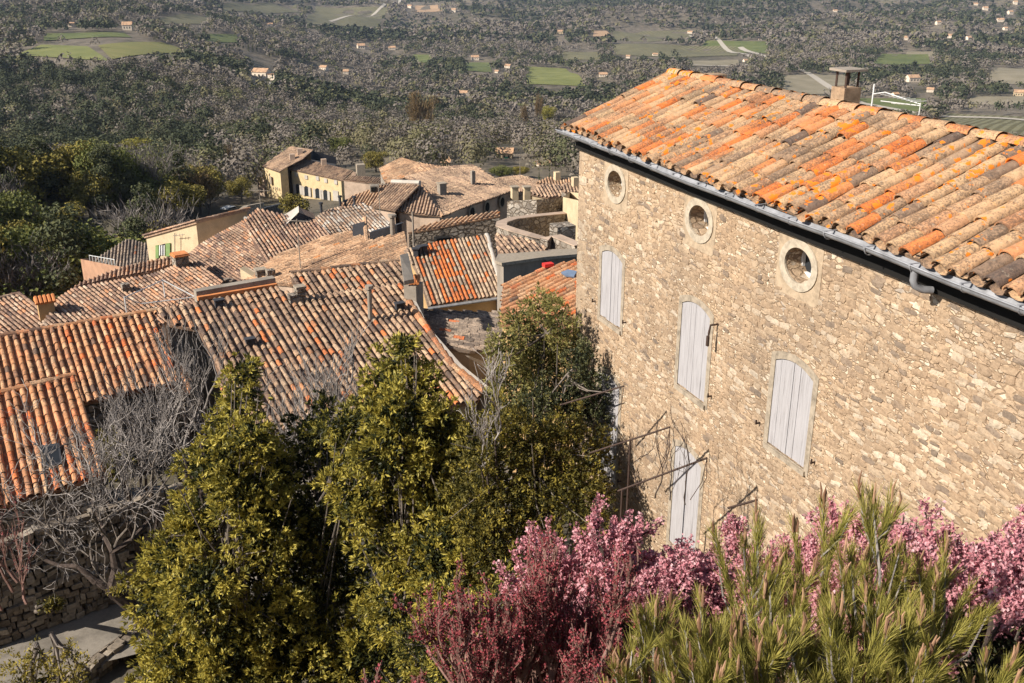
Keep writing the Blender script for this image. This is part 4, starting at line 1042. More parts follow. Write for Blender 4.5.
block('grey rendered wall building with a flat coping, behind the roof with the blue tarpaulin',
      [at(497, 262, 41), at(503.5, 264, 39), at(545, 258.5, 41), at(600, 254, 43), at(600, 249, 50), at(500, 256, 48)], -24, 'greyp', 'house', 'trim')
mbn = [o for o in COL.objects if o.name.startswith('house')][-1]
mb = MB(); p = at(548, 265, 40.9); mb.box(p, (.22, .12, .40), .3); mb.obj('dark_opening', M['black'], mbn)
t, rf, info, zb = house('low house with ragged brown tiles between the curved terrace wall and grey wall', [
    dict(anchor=(520, 247, 48), az=160, pitch=11, poly=[(495, 234), (510, 236), (529, 239), (548, 248), (545, 257), (520, 258), (499, 259.5)], sp=.25, course=.36, seg=4, seed=25, palette=pick(.4, .3, .3), jit=2.4, wob=.02)], 'whitep', 'tile_brown', None, .06)
def wallrun(name, label, pts, h, th, m, cap=None, cat='wall', zdown=0):
    P = np.array(pts); t = thing(name, P[0] - [0, 0, h], label, cat); mb = MB(); mc = MB()
    d = np.gradient(P[:, :2], axis=0); d /= np.linalg.norm(d, axis=1)[:, None]; n_ = np.stack([-d[:, 1], d[:, 0], 0 * d[:, 0]], 1) * th / 2
    for i in range(len(P) - 1):
        A, B, C_, D = P[i] - n_[i], P[i + 1] - n_[i + 1], P[i + 1] + n_[i + 1], P[i] + n_[i]
        dn = np.array([0, 0, h])
        mb.add([A, B, C_, D, A - dn, B - dn, C_ - dn, D - dn], [(0, 1, 2, 3), (0, 4, 5, 1), (2, 6, 7, 3)] + ([(0, 3, 7, 4)] if i == 0 else []) + ([(1, 5, 6, 2)] if i == len(P) - 2 else []))
        if cap: mc.add([A - n_[i] * .2 + [0, 0, .05], B - n_[i + 1] * .2 + [0, 0, .05], C_ + n_[i + 1] * .2 + [0, 0, .05], D + n_[i] * .2 + [0, 0, .05], A - n_[i] * .2, B - n_[i + 1] * .2, C_ + n_[i + 1] * .2, D + n_[i] * .2], [(0, 1, 2, 3), (0, 4, 5, 1), (2, 6, 7, 3)])
    mb.obj('masonry', M[m], t)
    if cap: mc.obj('coping', M[cap], t)
    return t
wallrun('terrace_wall', 'curved stone terrace wall with tile coping, right of the striped roof', [at(566, 213, 60), at(535, 216, 58), at(512, 219, 56), at(502, 222.5, 54), at(501, 226, 52.5), at(512, 230, 51.5), at(530, 235, 51), at(545, 239, 51)], 3.5, .5, 'stone_far', 'pinkp')
wallrun('terrace_wall', 'short straight stone wall running up to the tall house corner', [at(544, 240, 50), at(556, 236, 50.5), at(580, 246, 48)], 4, .5, 'stone_far', 'pinkp')
t = block('small stone house with a lit front and dark side', [at(507, 201, 62), at(536.6, 199.5, 60), at(556, 198.5, 64), at(566, 196.5, 66), at(560, 190, 74), at(515, 193, 72)], -26, 'stone_far')
t2, rf, info, zb = house('house with a brown tiled slope and twin cream chimneys, behind the small stone house', [
    dict(anchor=(545, 192, 72), az=165, pitch=16, poly=[(531, 194.5), (540.5, 184.5), (560, 185), (563, 196.5), (548, 198)], sp=.26, course=.42, seg=3, seed=26, palette=pick(.4, .25, .3))], 'cream', 'tile_brown', None, .1)
for x in (514.5, 526.5): chimney(t2, at(x, 200, 66), .42, .85, 'cream', 'flat', .3)
t = block('pale stone house end standing beside the corner of the tall house', [at(563, 197, 60), at(600, 205, 54), at(610, 196, 64), at(570, 192, 70)], -24, 'cream')
mb = MB(); p = at(559, 236, 54.5); mb.box(p + [.2, .2, .1], (1.1, 1.0, 1.0), .4)
t3 = thing('outhouse', p - [0, 0, .4], 'small dark roofless outhouse between terrace walls', 'shed'); mb.obj('wall', M['stone_far'], t3)  # stone box standing where a dark shadow falls
for k, (lab, an, poly) in enumerate((('low orange roofed house at the back of the village near two cypresses', (556, 180, 92), [(536, 183), (548, 177.5), (577, 179), (577, 187), (556, 187)]),
                                     ('dark walled house with low roof beside the tall house corner', (572, 188, 84), [(558, 188), (566, 183.5), (590, 184), (590, 192), (566, 193)]))):
    t, rf, info, zb = house(lab, [dict(anchor=an, az=175, pitch=12, poly=poly, sp=.27, course=.45, seg=3, seed=30 + k, palette=pick(.5, .2, .3))], 'greyp', 'tile_orange_far' if k == 0 else 'tile_brown')
    mb = MB(); p = info[0][1](poly[1][0] + 9, poly[1][1] + 3); mb.box(p + [0, 0, .3], (.5, .5, 1.0), .4); mb.obj('chimney', M['cream'], t)

# orange strip roofs and pink wall below the yellow mansion
t, rf, info, zb = house('house with a long pinkish wall, right of the yellow mansion', [
    dict(anchor=(365, 180, 118), az=195, pitch=8, poly=[(343, 180), (350, 176), (382, 178), (392, 180), (390, 183), (365, 182.5)], sp=.3, course=.5, seg=3, seed=33)], 'pinkp', 'tile_brown', None, .1)
t, rf, info, zb = house('house with orange tiles and a small square dormer, left of the hipped house', [
    dict(anchor=(375, 200, 88), az=190, pitch=15, poly=[(340, 204), (352, 196), (384, 184), (394, 183), (372, 206), (386, 212), (366, 206), (350, 210)], sp=.27, course=.45, seg=3, seed=34, palette=pick(.55, .2, .2), wob=.02)], 'pinkp', 'tile_orange_far', None, .1)
mb = MB(); p = info[0][1](374.5, 192); mb.box(p + [0, 0, .25], (.75, .5, .75), .2); w = mb.obj('dormer', M['greyp'], t)
mb = MB(); mb.box(p + [0, -.3, .3], (.5, .1, .4), .2); mb.obj('pane', M['black'], w)

# ------------------------------------------------------------------ yellow mansion
ZC = 200
t, rf, info, zb = house('yellow plaster mansion with arched windows and brown roofs beyond the village', [
    dict(anchor=(291, 169.5, ZC), az=205, pitch=18, poly=[(302.7, 158.5), (353, 171), (342.5, 181), (289, 169.5)], sp=.35, course=.7, seg=3, seed=40, palette=pick(.5, .25, .2), skip=(0,)),
    dict(anchor=(279, 171.5, ZC - 3), az=228, pitch=20, poly=[(291, 146.5), (313, 150), (302.7, 159), (287, 167), (279, 172), (262, 166)], sp=.35, course=.7, seg=3, seed=41, palette=pick(.6, .25, .2), skip=(1, 2)),
    ], 'yellow', 'tile_brown', -60, .5)
hF, hL = info[0][1], info[1][1]
PF = [p for p in info[0][0]]; a, b = PF[3], PF[2]; u = (b - a); u[2] = 0; u /= np.linalg.norm(u); o_ = np.array([u[1], -u[0], 0])
ctr = (info[0][0]).mean(0)
d_in = .48
def fac(px, py):
    r = ray(px, py); base = a - o_ * .10
    return r * (base @ o_) / (r @ o_) + o_ * .12
def quadpanel(mb, px, py, w, h, arch_=True):
    c = fac(px, py); k = 8
    pts = [c + u * -w / 2 + np.array([0, 0, -h / 2]), c + u * w / 2 + np.array([0, 0, -h / 2])]
    if arch_: pts += [c + u * (w / 2 * math.cos(x)) + np.array([0, 0, h / 2 - w / 2 + w / 2 * math.sin(x)]) for x in np.linspace(0, math.pi, k)]
    else: pts += [c + u * w / 2 + np.array([0, 0, h / 2]), c + u * -w / 2 + np.array([0, 0, h / 2])]
    mb.add(pts, [list(range(len(pts)))])
for px, py in ((298.3, 188.8), (307, 190.8), (318, 193), (326, 194.6)):
    m1 = MB(); quadpanel(m1, px, py, 1.0, 2.0); w = m1.obj('arched_window', M['glass'], t)
    for s in (-1, 1):
        m2 = MB(); c = fac(px, py); m2.box(c + u * s * .85 + o_ * .05 - [0, 0, .1], (.62, .06, 1.85), math.atan2(u[1], u[0])); m2.obj('shutter', M['whitep'], w)
for px, py in ((296.5, 174.6), (306.3, 177), (317.6, 178.3), (326, 180.5), (336, 182.2)):
    m1 = MB(); quadpanel(m1, px, py, .8, .85, False); m1.obj('attic_window', M['whitep'], t)
m1 = MB(); quadpanel(m1, 336, 196, 1.4, 2.2, False); m1.obj('door', M['whitep'], t)
# windows of the left wing
PL = info[1][0]; a2, b2 = PL[5], PL[4]; u2 = b2 - a2; u2[2] = 0; u2 /= np.linalg.norm(u2); o2 = np.array([u2[1], -u2[0], 0])
for px, py, h in ((271, 180, 1.6), (274, 188, .5), (276, 188, .5), (278, 188.3, .5)):
    r = ray(px, py); p = r * ((a2 - o2 * .08) @ o2) / (r @ o2) + o2 * .1; m1 = MB(); m1.box(p, (.8 if h > 1 else .35, .08, h), math.atan2(u2[1], u2[0])); m1.obj('window', M['trim'], t)
for px, py in ((300, 154.5), (292.5, 160), (324, 165)): chimney(t, (hL if px < 310 else hF)(px, py) - [0, 0, .3], 1.0, 1.5, 'pinkp', None, .3)
block('shadow darkened flat roofed building behind the yellow mansion', [at(303, 158, 214), at(313, 151, 222), at(336, 157, 224), at(336, 164, 212)], -55, 'slate_and_shade')  # shadow on the wall is put into its dark colour
t = block('pale end block with a chimney at the right end of the yellow mansion', [at(343, 182, 198), at(353, 172, 203), at(362, 174, 203), at(362, 181, 196)], -58, 'greyp', 'house', 'tile_brown')
mb = MB(); p = at(361, 178, 197); mb.box(p, (1.6, 1.6, 5.5), .3); mb.obj('chimney', M['trim'], t)
block('small ruined pink plaster house left of the yellow mansion', [at(257, 178.5, 205), at(264, 177.5, 204), at(266, 177.5, 212), at(259, 178, 213)], -60, 'pinkp', 'house', 'tile_red')
t = thing('clipped_hedge', at(293, 208, 150), 'rounded olive green hedge in front of the yellow mansion', 'hedge')
HEDGE = t
wallrun('garden_wall', 'dark grey garden wall left of the round hedge', [at(258, 209, 150), at(281, 203.5, 158)], 5, .5, 'slate_and_shade')
wallrun('garden_wall', 'pale garden wall with small plants beside the white car', [at(236, 214, 100), at(246, 206, 120), at(262, 203, 140)], 4, .5, 'stone_far', 'trim')

# ------------------------------------------------------------------ white car in the lane
cp = at(230, 213.5, 190); zg = cp[2]
t = thing('parked_car', (cp[0], cp[1], zg), 'white car parked behind the cream house', 'car', rz=1.2)
def carbox(name, m, prof, w, par):
    mb = MB(); n = len(prof)
    A = [(x, -w / 2, z) for x, z in prof]; B = [(x, w / 2, z) for x, z in prof]
    mb.add(A, [list(range(n))]); mb.add(B, [list(range(n))[::-1]]); mb.add(A + B, [(i, (i + 1) % n, (i + 1) % n + n, i + n) for i in range(n)])
    return local_obj(mb, name, M[m], par)
bd = carbox('body', 'white', [(-2.1, .3), (2.1, .3), (2.15, .7), (1.2, .95), (.6, 1.4), (-1.4, 1.45), (-2.0, .95)], 1.7, t)
carbox('windows', 'glass', [(1.0, .98), (.55, 1.34), (-1.35, 1.38), (-1.8, .98)], 1.72, bd)
for x in (-1.3, 1.3):
    for y in (-.75, .75):
        mb = MB(); mb.tube([(x, y - .1, .32), (x, y + .1, .32)], .32, 12, cap=True); local_obj(mb, 'wheel', M['black'], t)
tag(wallrun('lane_wall', 'low stone wall carrying the lane with the white car', [at(212, 218, 186), at(246, 212.5, 192)], 9, 6.0, 'stone_far'))

def aerial(parent, p, h=2.2):
    mb = MB(); p = np.asarray(p); mb.tube([p - [0, 0, .3], p + [0, 0, h]], .03, 5); mb.tube([p + [-.7, .1, h - .1], p + [.7, -.1, h - .1]], .018, 4)
    for k in range(7): q = p + [-.65 + k * .21, .1 - k * .03, h - .1]; mb.tube([q + [.03, .28, 0], q - [.03, .28, 0]], .012, 4)
    mb.obj('aerial', M['greyp'], parent)
hs = {o['label']: o for o in COL.objects if o.name.startswith('house') and 'label' in o}
for key, px, py, d in (('big hipped', 520, 177, 95), ('large low house', 262, 222, 66), ('long house under', 300, 262, 50), ('house with pale lichen', 380, 214, 70)):
    for l, o in hs.items():
        if l.startswith(key): aerial(o, at(px, py, d))
# ------------------------------------------------------------------ street and walls at lower left
def sheet(name, pts, m, lift=.03):
    mb = MB(); P = np.array([(x, y, float(T(x, y)) + lift) for x, y in pts]); mb.add(P, [list(range(len(P)))])
    return tag(mb.obj(name, M[m]), kind='structure')
gx = [(-30, 12.5), (-14, 17.0), (-8.2, 19.6), (-4, 22), (0, 24), (0, 29), (-10, 27.5), (-30, 24)]
mb = MB(); P = np.array([(x, y, -15.35) for x, y in gx]); mb.add(P, [list(range(len(P)))]); tag(mb.obj('street', M['asphalt']), kind='structure')
def w_at(px, py, z):
    r = ray(px, py); return r * z / r[2]
ZST = -15.35
# rubble wall of the low house / garden along the far side of the street
FA, FB = w_at(-30, 655, ZST), w_at(190, 575, ZST)
dF = (FB - FA) / np.linalg.norm(FB - FA)
# parapet on the near side
A, B = w_at(60, 690, ZST), w_at(172, 606, ZST); up_ = np.array([0, 0, .08])
GH = []
def rubble(name, label, A, B, h, seed, rows, lean=.0):
    """dry stone wall built from many rounded stones as one mesh"""
    rg = np.random.default_rng(seed); mb = MB(); L_ = np.linalg.norm(B - A); u = (B - A) / L_; o_ = np.array([u[1], -u[0], 0])
    zz = 0
    ico = np.array([(x, y, z) for x in (-1, 1) for y in (-1, 1) for z in (-1, 1)], float)
    for r in range(rows):
        hh = h / rows; x = rg.uniform(0, .2)
        while x < L_:
            w = rg.uniform(.09, .34); c = A + u * (x + w / 2) + np.array([0, 0, (r + .5) * hh + rg.normal(0, .02)]) + o_ * rg.normal(.0, .03)
            s = np.array([w * .5, .13, hh * .55]) * rg.uniform(.75, 1.2, 3)
            k = ico * s * rg.uniform(.72, 1.0, (8, 3)); k[:, 2] += k[:, 0] * rg.normal(0, .12)
            V = c + k[:, :1] * u + k[:, 1:2] * o_ + k[:, 2:] * np.array([0, 0, 1.0])
            mb.add(V, [(0, 1, 3, 2), (4, 6, 7, 5), (0, 4, 5, 1), (2, 3, 7, 6), (0, 2, 6, 4), (1, 5, 7, 3)], rg.random()); x += w * .96
    m, nt, b = mat('dry_stones_' + name)
    a = N(nt, 'ShaderNodeAttribute', attribute_name='rnd'); r_ = ramp(nt, [(0, (.14, .115, .09)), (.5, (.25, .21, .165)), (1, (.36, .31, .245))])
    nt.links.new(a.outputs['Fac'], r_.inputs[0]); n1 = noise(nt, objco(nt), 14, 6, .65); r1 = ramp(nt, [(.3, (.55, .55, .55)), (.65, (1.2, 1.15, 1.1))]); nt.links.new(n1.outputs[0], r1.inputs[0])
    nt.links.new(mix(nt, r_.outputs[0], r1.outputs[0], 1, 'MULTIPLY'), b.inputs['Base Color']); bump(nt, b, n1.outputs[0], .7, .03)
    t = thing(name, (A + B) / 2, label, 'wall'); o = mb.obj('stones', m, t)
    mc = MB(); c0 = A - o_ * .12; c1 = B - o_ * .12
    mc.add([c0, c1, c1 + [0, 0, h], c0 + [0, 0, h], c0 + [0, 0, h - .3] - o_ * .5, c1 + [0, 0, h - .3] - o_ * .5], [(0, 1, 2, 3), (3, 2, 5, 4)]); mc.obj('mortar', M['stone_grey'], t)
    return t
rubble('rubble_wall', 'grey dry rubble wall rising from the street under the bright orange roof', FA, FB, 2.7, 4, 17)
rubble('parapet_wall', 'dark rubble retaining wall under the near edge of the street', A - (B - A) * .8 - np.array([0, 0, 1.25]), B + (B - A) * .4 - np.array([0, 0, 1.25]), 1.35, 9, 8)
# shaded soil bank in the bottom left corner
# ------------------------------------------------------------------ plant builders
def leafset(mb, C, D, ln, wd, rg, rnd, fold=.25, nrm=None, nj=.4):
    """pointed leaves: base points C, directions D, lengths, widths"""
    n = len(C); D = D / (np.linalg.norm(D, axis=1)[:, None] + 1e-9)
    if nrm is not None:
        q_ = nrm + rg.normal(0, nj, (n, 3)); D = np.cross(q_, rg.normal(0, 1, (n, 3))); D /= np.linalg.norm(D, axis=1)[:, None] + 1e-9; C = C - D * np.broadcast_to(ln, (n,))[:, None] * .5
    R = rg.normal(0, 1, (n, 3)) if nrm is None else q_; S_ = np.cross(D, R); S_ /= np.linalg.norm(S_, axis=1)[:, None] + 1e-9; U_ = np.cross(S_, D)
    ln = np.broadcast_to(ln, (n,))[:, None]; wd = np.broadcast_to(wd, (n,))[:, None]
    a = C; b = C + D * ln * .5 + S_ * wd * .5 + U_ * wd * fold; c = C + D * ln; d = C + D * ln * .5 - S_ * wd * .5 + U_ * wd * fold
    V = np.stack([a, b, c, d], 1).reshape(-1, 3); F = np.arange(n * 4).reshape(-1, 4)
    mb.add(V, F, rnd)

def blobs_world(blobs, depth, rg, dj=.6, sq=1.0):
    out = []
    for b in blobs:
        px, py, r = b[:3]; z = depth + (b[3] if len(b) > 3 else rg.normal(0, dj))
        out.append((at(px, py, z), r * z / FPX))
    return out

def shoots(blobs, rg, dens, surf=.62):
    """shoot positions and outward directions in a set of balls"""
    P, D = [], []
    for c, r in blobs:
        n = max(8, int(dens * r * r))
        d = rg.normal(0, 1, (n, 3)); d /= np.linalg.norm(d, axis=1)[:, None]
        rr = r * (surf + (1.06 - surf) * rg.random(n) ** .6) * (1 + .26 * np.sin(d[:, 0] * 7 + c[0] * 3) * np.cos(d[:, 2] * 6 + c[1]))
        ph = rg.uniform(0, 6.28, 3); kp = (np.sin(d[:, 0] * 4.5 + ph[0]) + np.sin(d[:, 1] * 4.5 + ph[1]) + np.sin(d[:, 2] * 4.5 + ph[2])) > -.55; d = d[kp]; rr = rr[kp]
        P.append(c + d * rr[:, None] * np.array([1, 1, 1.12])); D.append(d)
    return np.vstack(P), np.vstack(D)

def leafy(name, label, cat, blobs, depth, lmat, seed, dens=330, ln=.10, wd=.036, per=9, base=None, trunk_r=.07, bark='bark', inner='leaf_dark', dj=.5, surf=.62, bare=0, part='foliage', rlo=.42, rhi=1.0, upw=.35, fill=1.0):
    rg = np.random.default_rng(seed); B = blobs_world(blobs, depth, rg, dj)
    sat = []
    for c, r in B:
        for q in range(3):
            v = rg.normal(0, 1, 3) + [0, 0, .35]; sat.append((c + v / np.linalg.norm(v) * r * rg.uniform(.9, 1.2), r * rg.uniform(.25, .42)))
    P, D = shoots(B + sat, rg, dens, surf)
    n = len(P); D = D + np.array([0, 0, upw])
    base = np.asarray(base if base is not None else [np.mean([b[0][0] for b in B]), np.mean([b[0][1] for b in B]), 0.0])
    if base[2] == 0.0: base[2] = float(T(base[0], base[1]))
    t = thing(name, base, label, cat)
    mb = MB()
    C = np.repeat(P, per, 0); DD = np.repeat(D, per, 0)
    DD = DD / np.linalg.norm(DD, axis=1)[:, None] + rg.normal(0, .62, DD.shape)
    C = C + rg.normal(0, .018, C.shape) + DD * .01
    tone = np.repeat(rlo + (rhi - rlo) * rg.random(n) ** 1.0, per); rn = np.clip(tone + rg.normal(0, .13, n * per), 0, 1)
    leafset(mb, C, DD, ln * rg.uniform(.6, 1.15, len(C)), wd * rg.uniform(.7, 1.15, len(C)), rg, rn)
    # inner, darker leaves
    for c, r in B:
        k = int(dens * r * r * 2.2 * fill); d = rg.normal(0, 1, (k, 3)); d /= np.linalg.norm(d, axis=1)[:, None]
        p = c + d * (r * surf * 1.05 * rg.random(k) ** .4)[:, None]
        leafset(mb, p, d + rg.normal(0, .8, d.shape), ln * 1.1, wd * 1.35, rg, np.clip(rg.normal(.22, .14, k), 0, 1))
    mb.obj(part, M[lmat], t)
    mt = MB(); top = max(B, key=lambda q: q[0][2])[0]
    cen = np.mean([b[0] for b in B], 0)
    tr = np.array([base, base * .6 + cen * .4 + rg.normal(0, .12, 3), cen + rg.normal(0, .15, 3), top * .8 + cen * .2]); tt = np.linspace(0, 3, 14)
    tr = np.stack([np.interp(tt, range(4), tr[:, k]) for k in range(3)], 1) + rg.normal(0, .03, (14, 3)); tr[0] = base - [0, 0, .2]
    mt.tube(tr, np.linspace(trunk_r, trunk_r * .2, 14), 7)
    for c, r in B:
        for q in range(5):
            i = rg.integers(3, 12); e = c + rg.normal(0, .55, 3) * r; m = (tr[i] + e) / 2 + rg.normal(0, .12, 3) * r + [0, 0, -.05]
            mt.tube([tr[i], m, e], [trunk_r * .35, trunk_r * .22, .008], 5)
    mt.obj('branches', M[bark], t)
    return t

def grow(rg, p, d, L, r, lvl, out, tips, up=.15, spread=.7, kids=(3, 5), shrink=.68, wob=.18, minr=.004):
    n = 5; pts = [np.array(p, float)]; dd = np.array(d, float); dd /= np.linalg.norm(dd)
    for i in range(n):
        dd = dd + rg.normal(0, wob, 3) + np.array([0, 0, up * .35]); dd /= np.linalg.norm(dd); pts.append(pts[-1] + dd * L / n)
    pts = np.array(pts); out.append((pts, np.linspace(r, max(minr, r * .55), n + 1), lvl))
    if lvl == 0: tips.append((pts[-1], dd)); return
    k = rg.integers(kids[0], kids[1] + 1)
    for q in range(k):
        f = 1.0 if q == 0 else rg.uniform(.3, 1.0); i = min(n, int(f * n)); b = pts[i]
        x = rg.normal(0, 1, 3); nd = dd + spread * x / np.linalg.norm(x) * (0.5 if q == 0 else 1) + np.array([0, 0, up])
        grow(rg, b, nd, L * shrink * rg.uniform(.75, 1.2), max(minr, r * (.72 if q == 0 else .5)), lvl - 1, out, tips, up, spread, kids, shrink, wob, minr)

def barky(parent, name, segs, m, sides=(4, 6), split=None):
    if split:
        big = [q for q in segs if q[2] >= 3]; segs = [q for q in segs if q[2] < 3]; barky(parent, 'limbs', big, split, sides)
    mb = MB()
    for pts, r, lv in segs: mb.tube(pts, r, sides[1] if lv >= 3 else sides[0])
    return mb.obj(name, M[m], parent)

# ------------------------------------------------------------------ evergreen trees in the middle
E1 = [(246, 372, 15), (242, 398, 22), (232, 430, 30), (250, 440, 24), (216, 468, 34), (240, 490, 34), (205, 520, 34), (178, 560, 36), (162, 600, 34), (205, 590, 40), (245, 560, 42), (262, 520, 36), (268, 470, 28), (225, 640, 46), (180, 650, 36), (270, 620, 40), (285, 655, 44), (240, 690, 50), (170, 690, 40)]
leafy('evergreen_tree', 'olive leaved evergreen tree left of centre with bare twigs behind its pointed top', 'tree', E1, 20.2, 'leaf_ever', 11, 560, .13, .048, 9, base=w_at(235, 760, -15.5), trunk_r=.09)
E2 = [(405, 345, 13), (404, 365, 20), (385, 385, 26), (418, 392, 28), (372, 415, 26), (400, 420, 34), (436, 425, 26), (385, 455, 34), (425, 460, 36), (400, 500, 40), (440, 505, 36), (395, 545, 42), (440, 555, 42), (405, 600, 40), (450, 605, 40), (380, 650, 44), (430, 660, 48), (470, 560, 34), (462, 440, 26), (470, 500, 34), (350, 450, 24), (358, 500, 30), (480, 610, 36)]
leafy('evergreen_tree', 'tallest olive leaved evergreen tree, in the centre with its top against the chimney stack', 'tree', E2, 19.6, 'leaf_ever', 12, 560, .13, .048, 9, base=w_at(415, 770, -15.5), trunk_r=.1)
E3 = [(325, 408, 15), (345, 425, 22), (308, 430, 20), (318, 432, 16), (330, 462, 26), (296, 470, 28), (340, 500, 28), (285, 510, 34), (320, 520, 30), (325, 550, 36), (350, 580, 38), (290, 560, 36), (300, 590, 36), (330, 635, 44), (290, 660, 40), (350, 680, 40)]
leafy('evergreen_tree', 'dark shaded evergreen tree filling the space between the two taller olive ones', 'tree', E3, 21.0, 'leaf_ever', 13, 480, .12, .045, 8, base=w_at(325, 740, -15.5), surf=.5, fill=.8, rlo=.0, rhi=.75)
E4 = [(540, 310, 18), (518, 322, 18), (558, 322, 19), (506, 345, 20), (532, 345, 27), (562, 350, 26), (512, 372, 25), (545, 380, 30), (505, 398, 22), (530, 405, 26)]
leafy('bay_tree', 'pale green dense tree with a rounded top against the corner of the tall stone house', 'tree', E4, 19.6, 'leaf_pale', 14, 800, .085, .03, 9, dj=.3, base=w_at(540, 640, -15), inner='leaf_pale')
E5 = [(578, 358, 16), (588, 380, 20), (570, 395, 24), (545, 400, 22), (598, 405, 16), (580, 415, 22), (520, 415, 20)]
leafy('ivy_shrub', 'dark grey green shrub clinging in front of the tall stone house wall', 'shrub', E5, 19.0, 'leaf_dark', 15, 900, .06, .03, 9, dj=.25, base=w_at(560, 560, -13), rlo=.1)
E6 = [(505, 420, 22), (480, 455, 30), (470, 495, 30), (570, 430, 22), (595, 450, 18), (548, 440, 22), (590, 475, 22), (565, 470, 30), (520, 440, 24), (495, 450, 26), (535, 490, 34), (575, 505, 34), (500, 490, 32), (520, 530, 36), (480, 520, 30), (600, 498, 16), (490, 560, 34)]
leafy('laurel_shrub', 'yellow tipped dark shrub below the iron pergola bars', 'shrub', E6, 17.9, 'leaf_yellow', 16, 700, .085, .034, 8, dj=.3, base=w_at(545, 640, -13), rlo=.0, rhi=.8)
E7 = [(450, 610, 26), (420, 640, 30), (480, 625, 26), (460, 660, 34), (500, 640, 20), (440, 690, 34), (510, 590, 20)]
leafy('evergreen_shrub', 'low olive leaved shrub with pale bare stems left of the crimson bush', 'shrub', E7, 12.5, 'leaf_ever', 17, 800, .07, .027, 8, dj=.3, base=w_at(460, 760, -10), rlo=.15)

leafy('evergreen_shrub', 'low dark shrub beneath the pink blossom in the bottom right corner', 'shrub', [(960, 665, 30), (1000, 660, 34), (1030, 680, 34), (980, 695, 30), (930, 690, 30)], 7.6, 'leaf_dark', 18, 900, .06, .024, 7, dj=.2, base=w_at(980, 790, -6), rlo=.0, rhi=.8)
# ------------------------------------------------------------------ bare trees
def twigtree(name, label, base, limbs, seed, m, lvl=4, L0=1.0, r0=.05, up=.25, spread=.75, kids=(3, 4), trunk=None, shrink=.7, minr=.0052):
    rg = np.random.default_rng(seed); segs = []; tips = []
    t = thing(name, base, label, 'tree'); mt = MB()
    for k, pts in enumerate(trunk): mt.tube(pts[0], pts[1], 8)
    for p, d, L, r in limbs: grow(rg, p, d, L, r, lvl, segs, tips, up, spread, kids, shrink, .22, minr)
    mt.obj('trunk', M['bark_dark'], t); barky(t, 'twigs', segs, m, split='bark' if lvl > 3 else None)
    return t
bz = 22.6
b0 = w_at(176, 648, -15.4); f1 = at(112, 589, bz); f2 = at(113, 552, bz - .2); f3 = at(78, 566, bz - .1)
lm = []
for px, py, dz, L, r in ((113, 552, -.2, 1.5, .034), (113, 552, -.2, 1.4, .034), (132, 540, -.3, 1.4, .034), (78, 566, -.1, 1.4, .034), (78, 566, -.1, 1.2, .034), (66, 545, .2, 1.3, .034), (45, 560, 0, 1.3, .034), (150, 520, .1, 1.3, .034), (112, 589, 0, 1.2, .034), (100, 520, .4, 1.3, .034), (170, 500, .4, 1.3, .034), (60, 520, .3, 1.2, .034)):
    a_ = {113: .15, 132: .5, 78: -.5, 66: -.2, 45: -.8, 150: .6, 112: -.9, 100: 0, 170: .5, 60: -.3}[px]
    lm.append((at(px, py, bz + dz), np.array([a_, .25 * (1 if dz > 0 else -.3), .9]), L, r))
twigtree('bare_fig_tree', 'large leafless grey tree leaning over the street at the lower left', b0, lm, 21, 'bark_pale', 4, 1.2, .05, .10, .95, (2, 4),
         [(np.array([b0 - [0, 0, .2], (b0 + f1) / 2 + [0, 0, .1], f1, (f1 + f2) / 2 + [.1, 0, 0], f2]), [.21, .19, .17, .13, .08]), (np.array([f1, (f1 + f3) / 2 - [0, 0, .1], f3, at(66, 545, bz + .2)]), [.11, .09, .06, .05]),
          (np.array([f2, at(132, 540, bz - .3), at(150, 520, bz + .1), at(170, 500, bz + .4)]), [.075, .06, .05, .04]), (np.array([f2, at(104, 535, bz), at(100, 520, bz + .4), at(92, 500, bz + .6)]), [.07, .055, .045, .04]), (np.array([f3, at(60, 566, bz), at(45, 560, bz)]), [.06, .05, .04])], .72)
# thin whips arching down over the street
rg = np.random.default_rng(9)
lm = []; bb = at(330, 540, 25.5); bb[2] = -15.6
for k in range(16):
    p = at(rg.uniform(285, 350), rg.uniform(430, 500), 25.2 + rg.normal(0, .4)); lm.append((p, np.array([rg.normal(0, .35), rg.normal(0, .2), 1.0]), rg.uniform(.9, 1.4), .03))
twigtree('bare_shrub', 'fine pale leafless twigs standing in front of the grey brown roof', bb, lm, 22, 'bark_pale', 3, 1, .03, .45, .5, (3, 4), [(np.array([bb, (bb + p) / 2 + [.1, 0, .3], p]), [.08, .06, .03]) for p, *_ in lm[:16]], .72)
lm = []; bb = at(195, 470, 26.5); bb[2] = -16
for k in range(14):
    p = at(rg.uniform(165, 235), rg.uniform(400, 470), 26.3 + rg.normal(0, .5)); lm.append((p, np.array([rg.normal(-.1, .4), rg.normal(0, .2), 1.0]), rg.uniform(.9, 1.4), .03))
twigtree('bare_shrub', 'leafless grey tree with forked limbs in the dark gap between the two left roofs', bb, lm, 23, 'bark_pale', 3, 1, .03, .4, .55, (3, 4), [(np.array([bb, (bb + p) / 2 + [.1, 0, .3], p]), [.09, .06, .035]) for p, *_ in lm[:14]], .72)
lm = []; bb = at(130, 500, 25.5); bb[2] = -15.6
for k in range(14):
    p = at(rg.uniform(95, 160), rg.uniform(450, 510), 25 + rg.normal(0, .5)); lm.append((p, np.array([rg.normal(0, .4), rg.normal(0, .2), 1.0]), rg.uniform(.8, 1.2), .028))
twigtree('bare_shrub', 'tangle of leafless grey stems beside the right edge of the bright orange roof', bb, lm, 25, 'bark_pale', 3, 1, .03, .35, .7, (3, 4), [(np.array([bb, (bb + p) / 2 + [.1, 0, .2], p]), [.07, .05, .03]) for p, *_ in lm[:14]], .72)
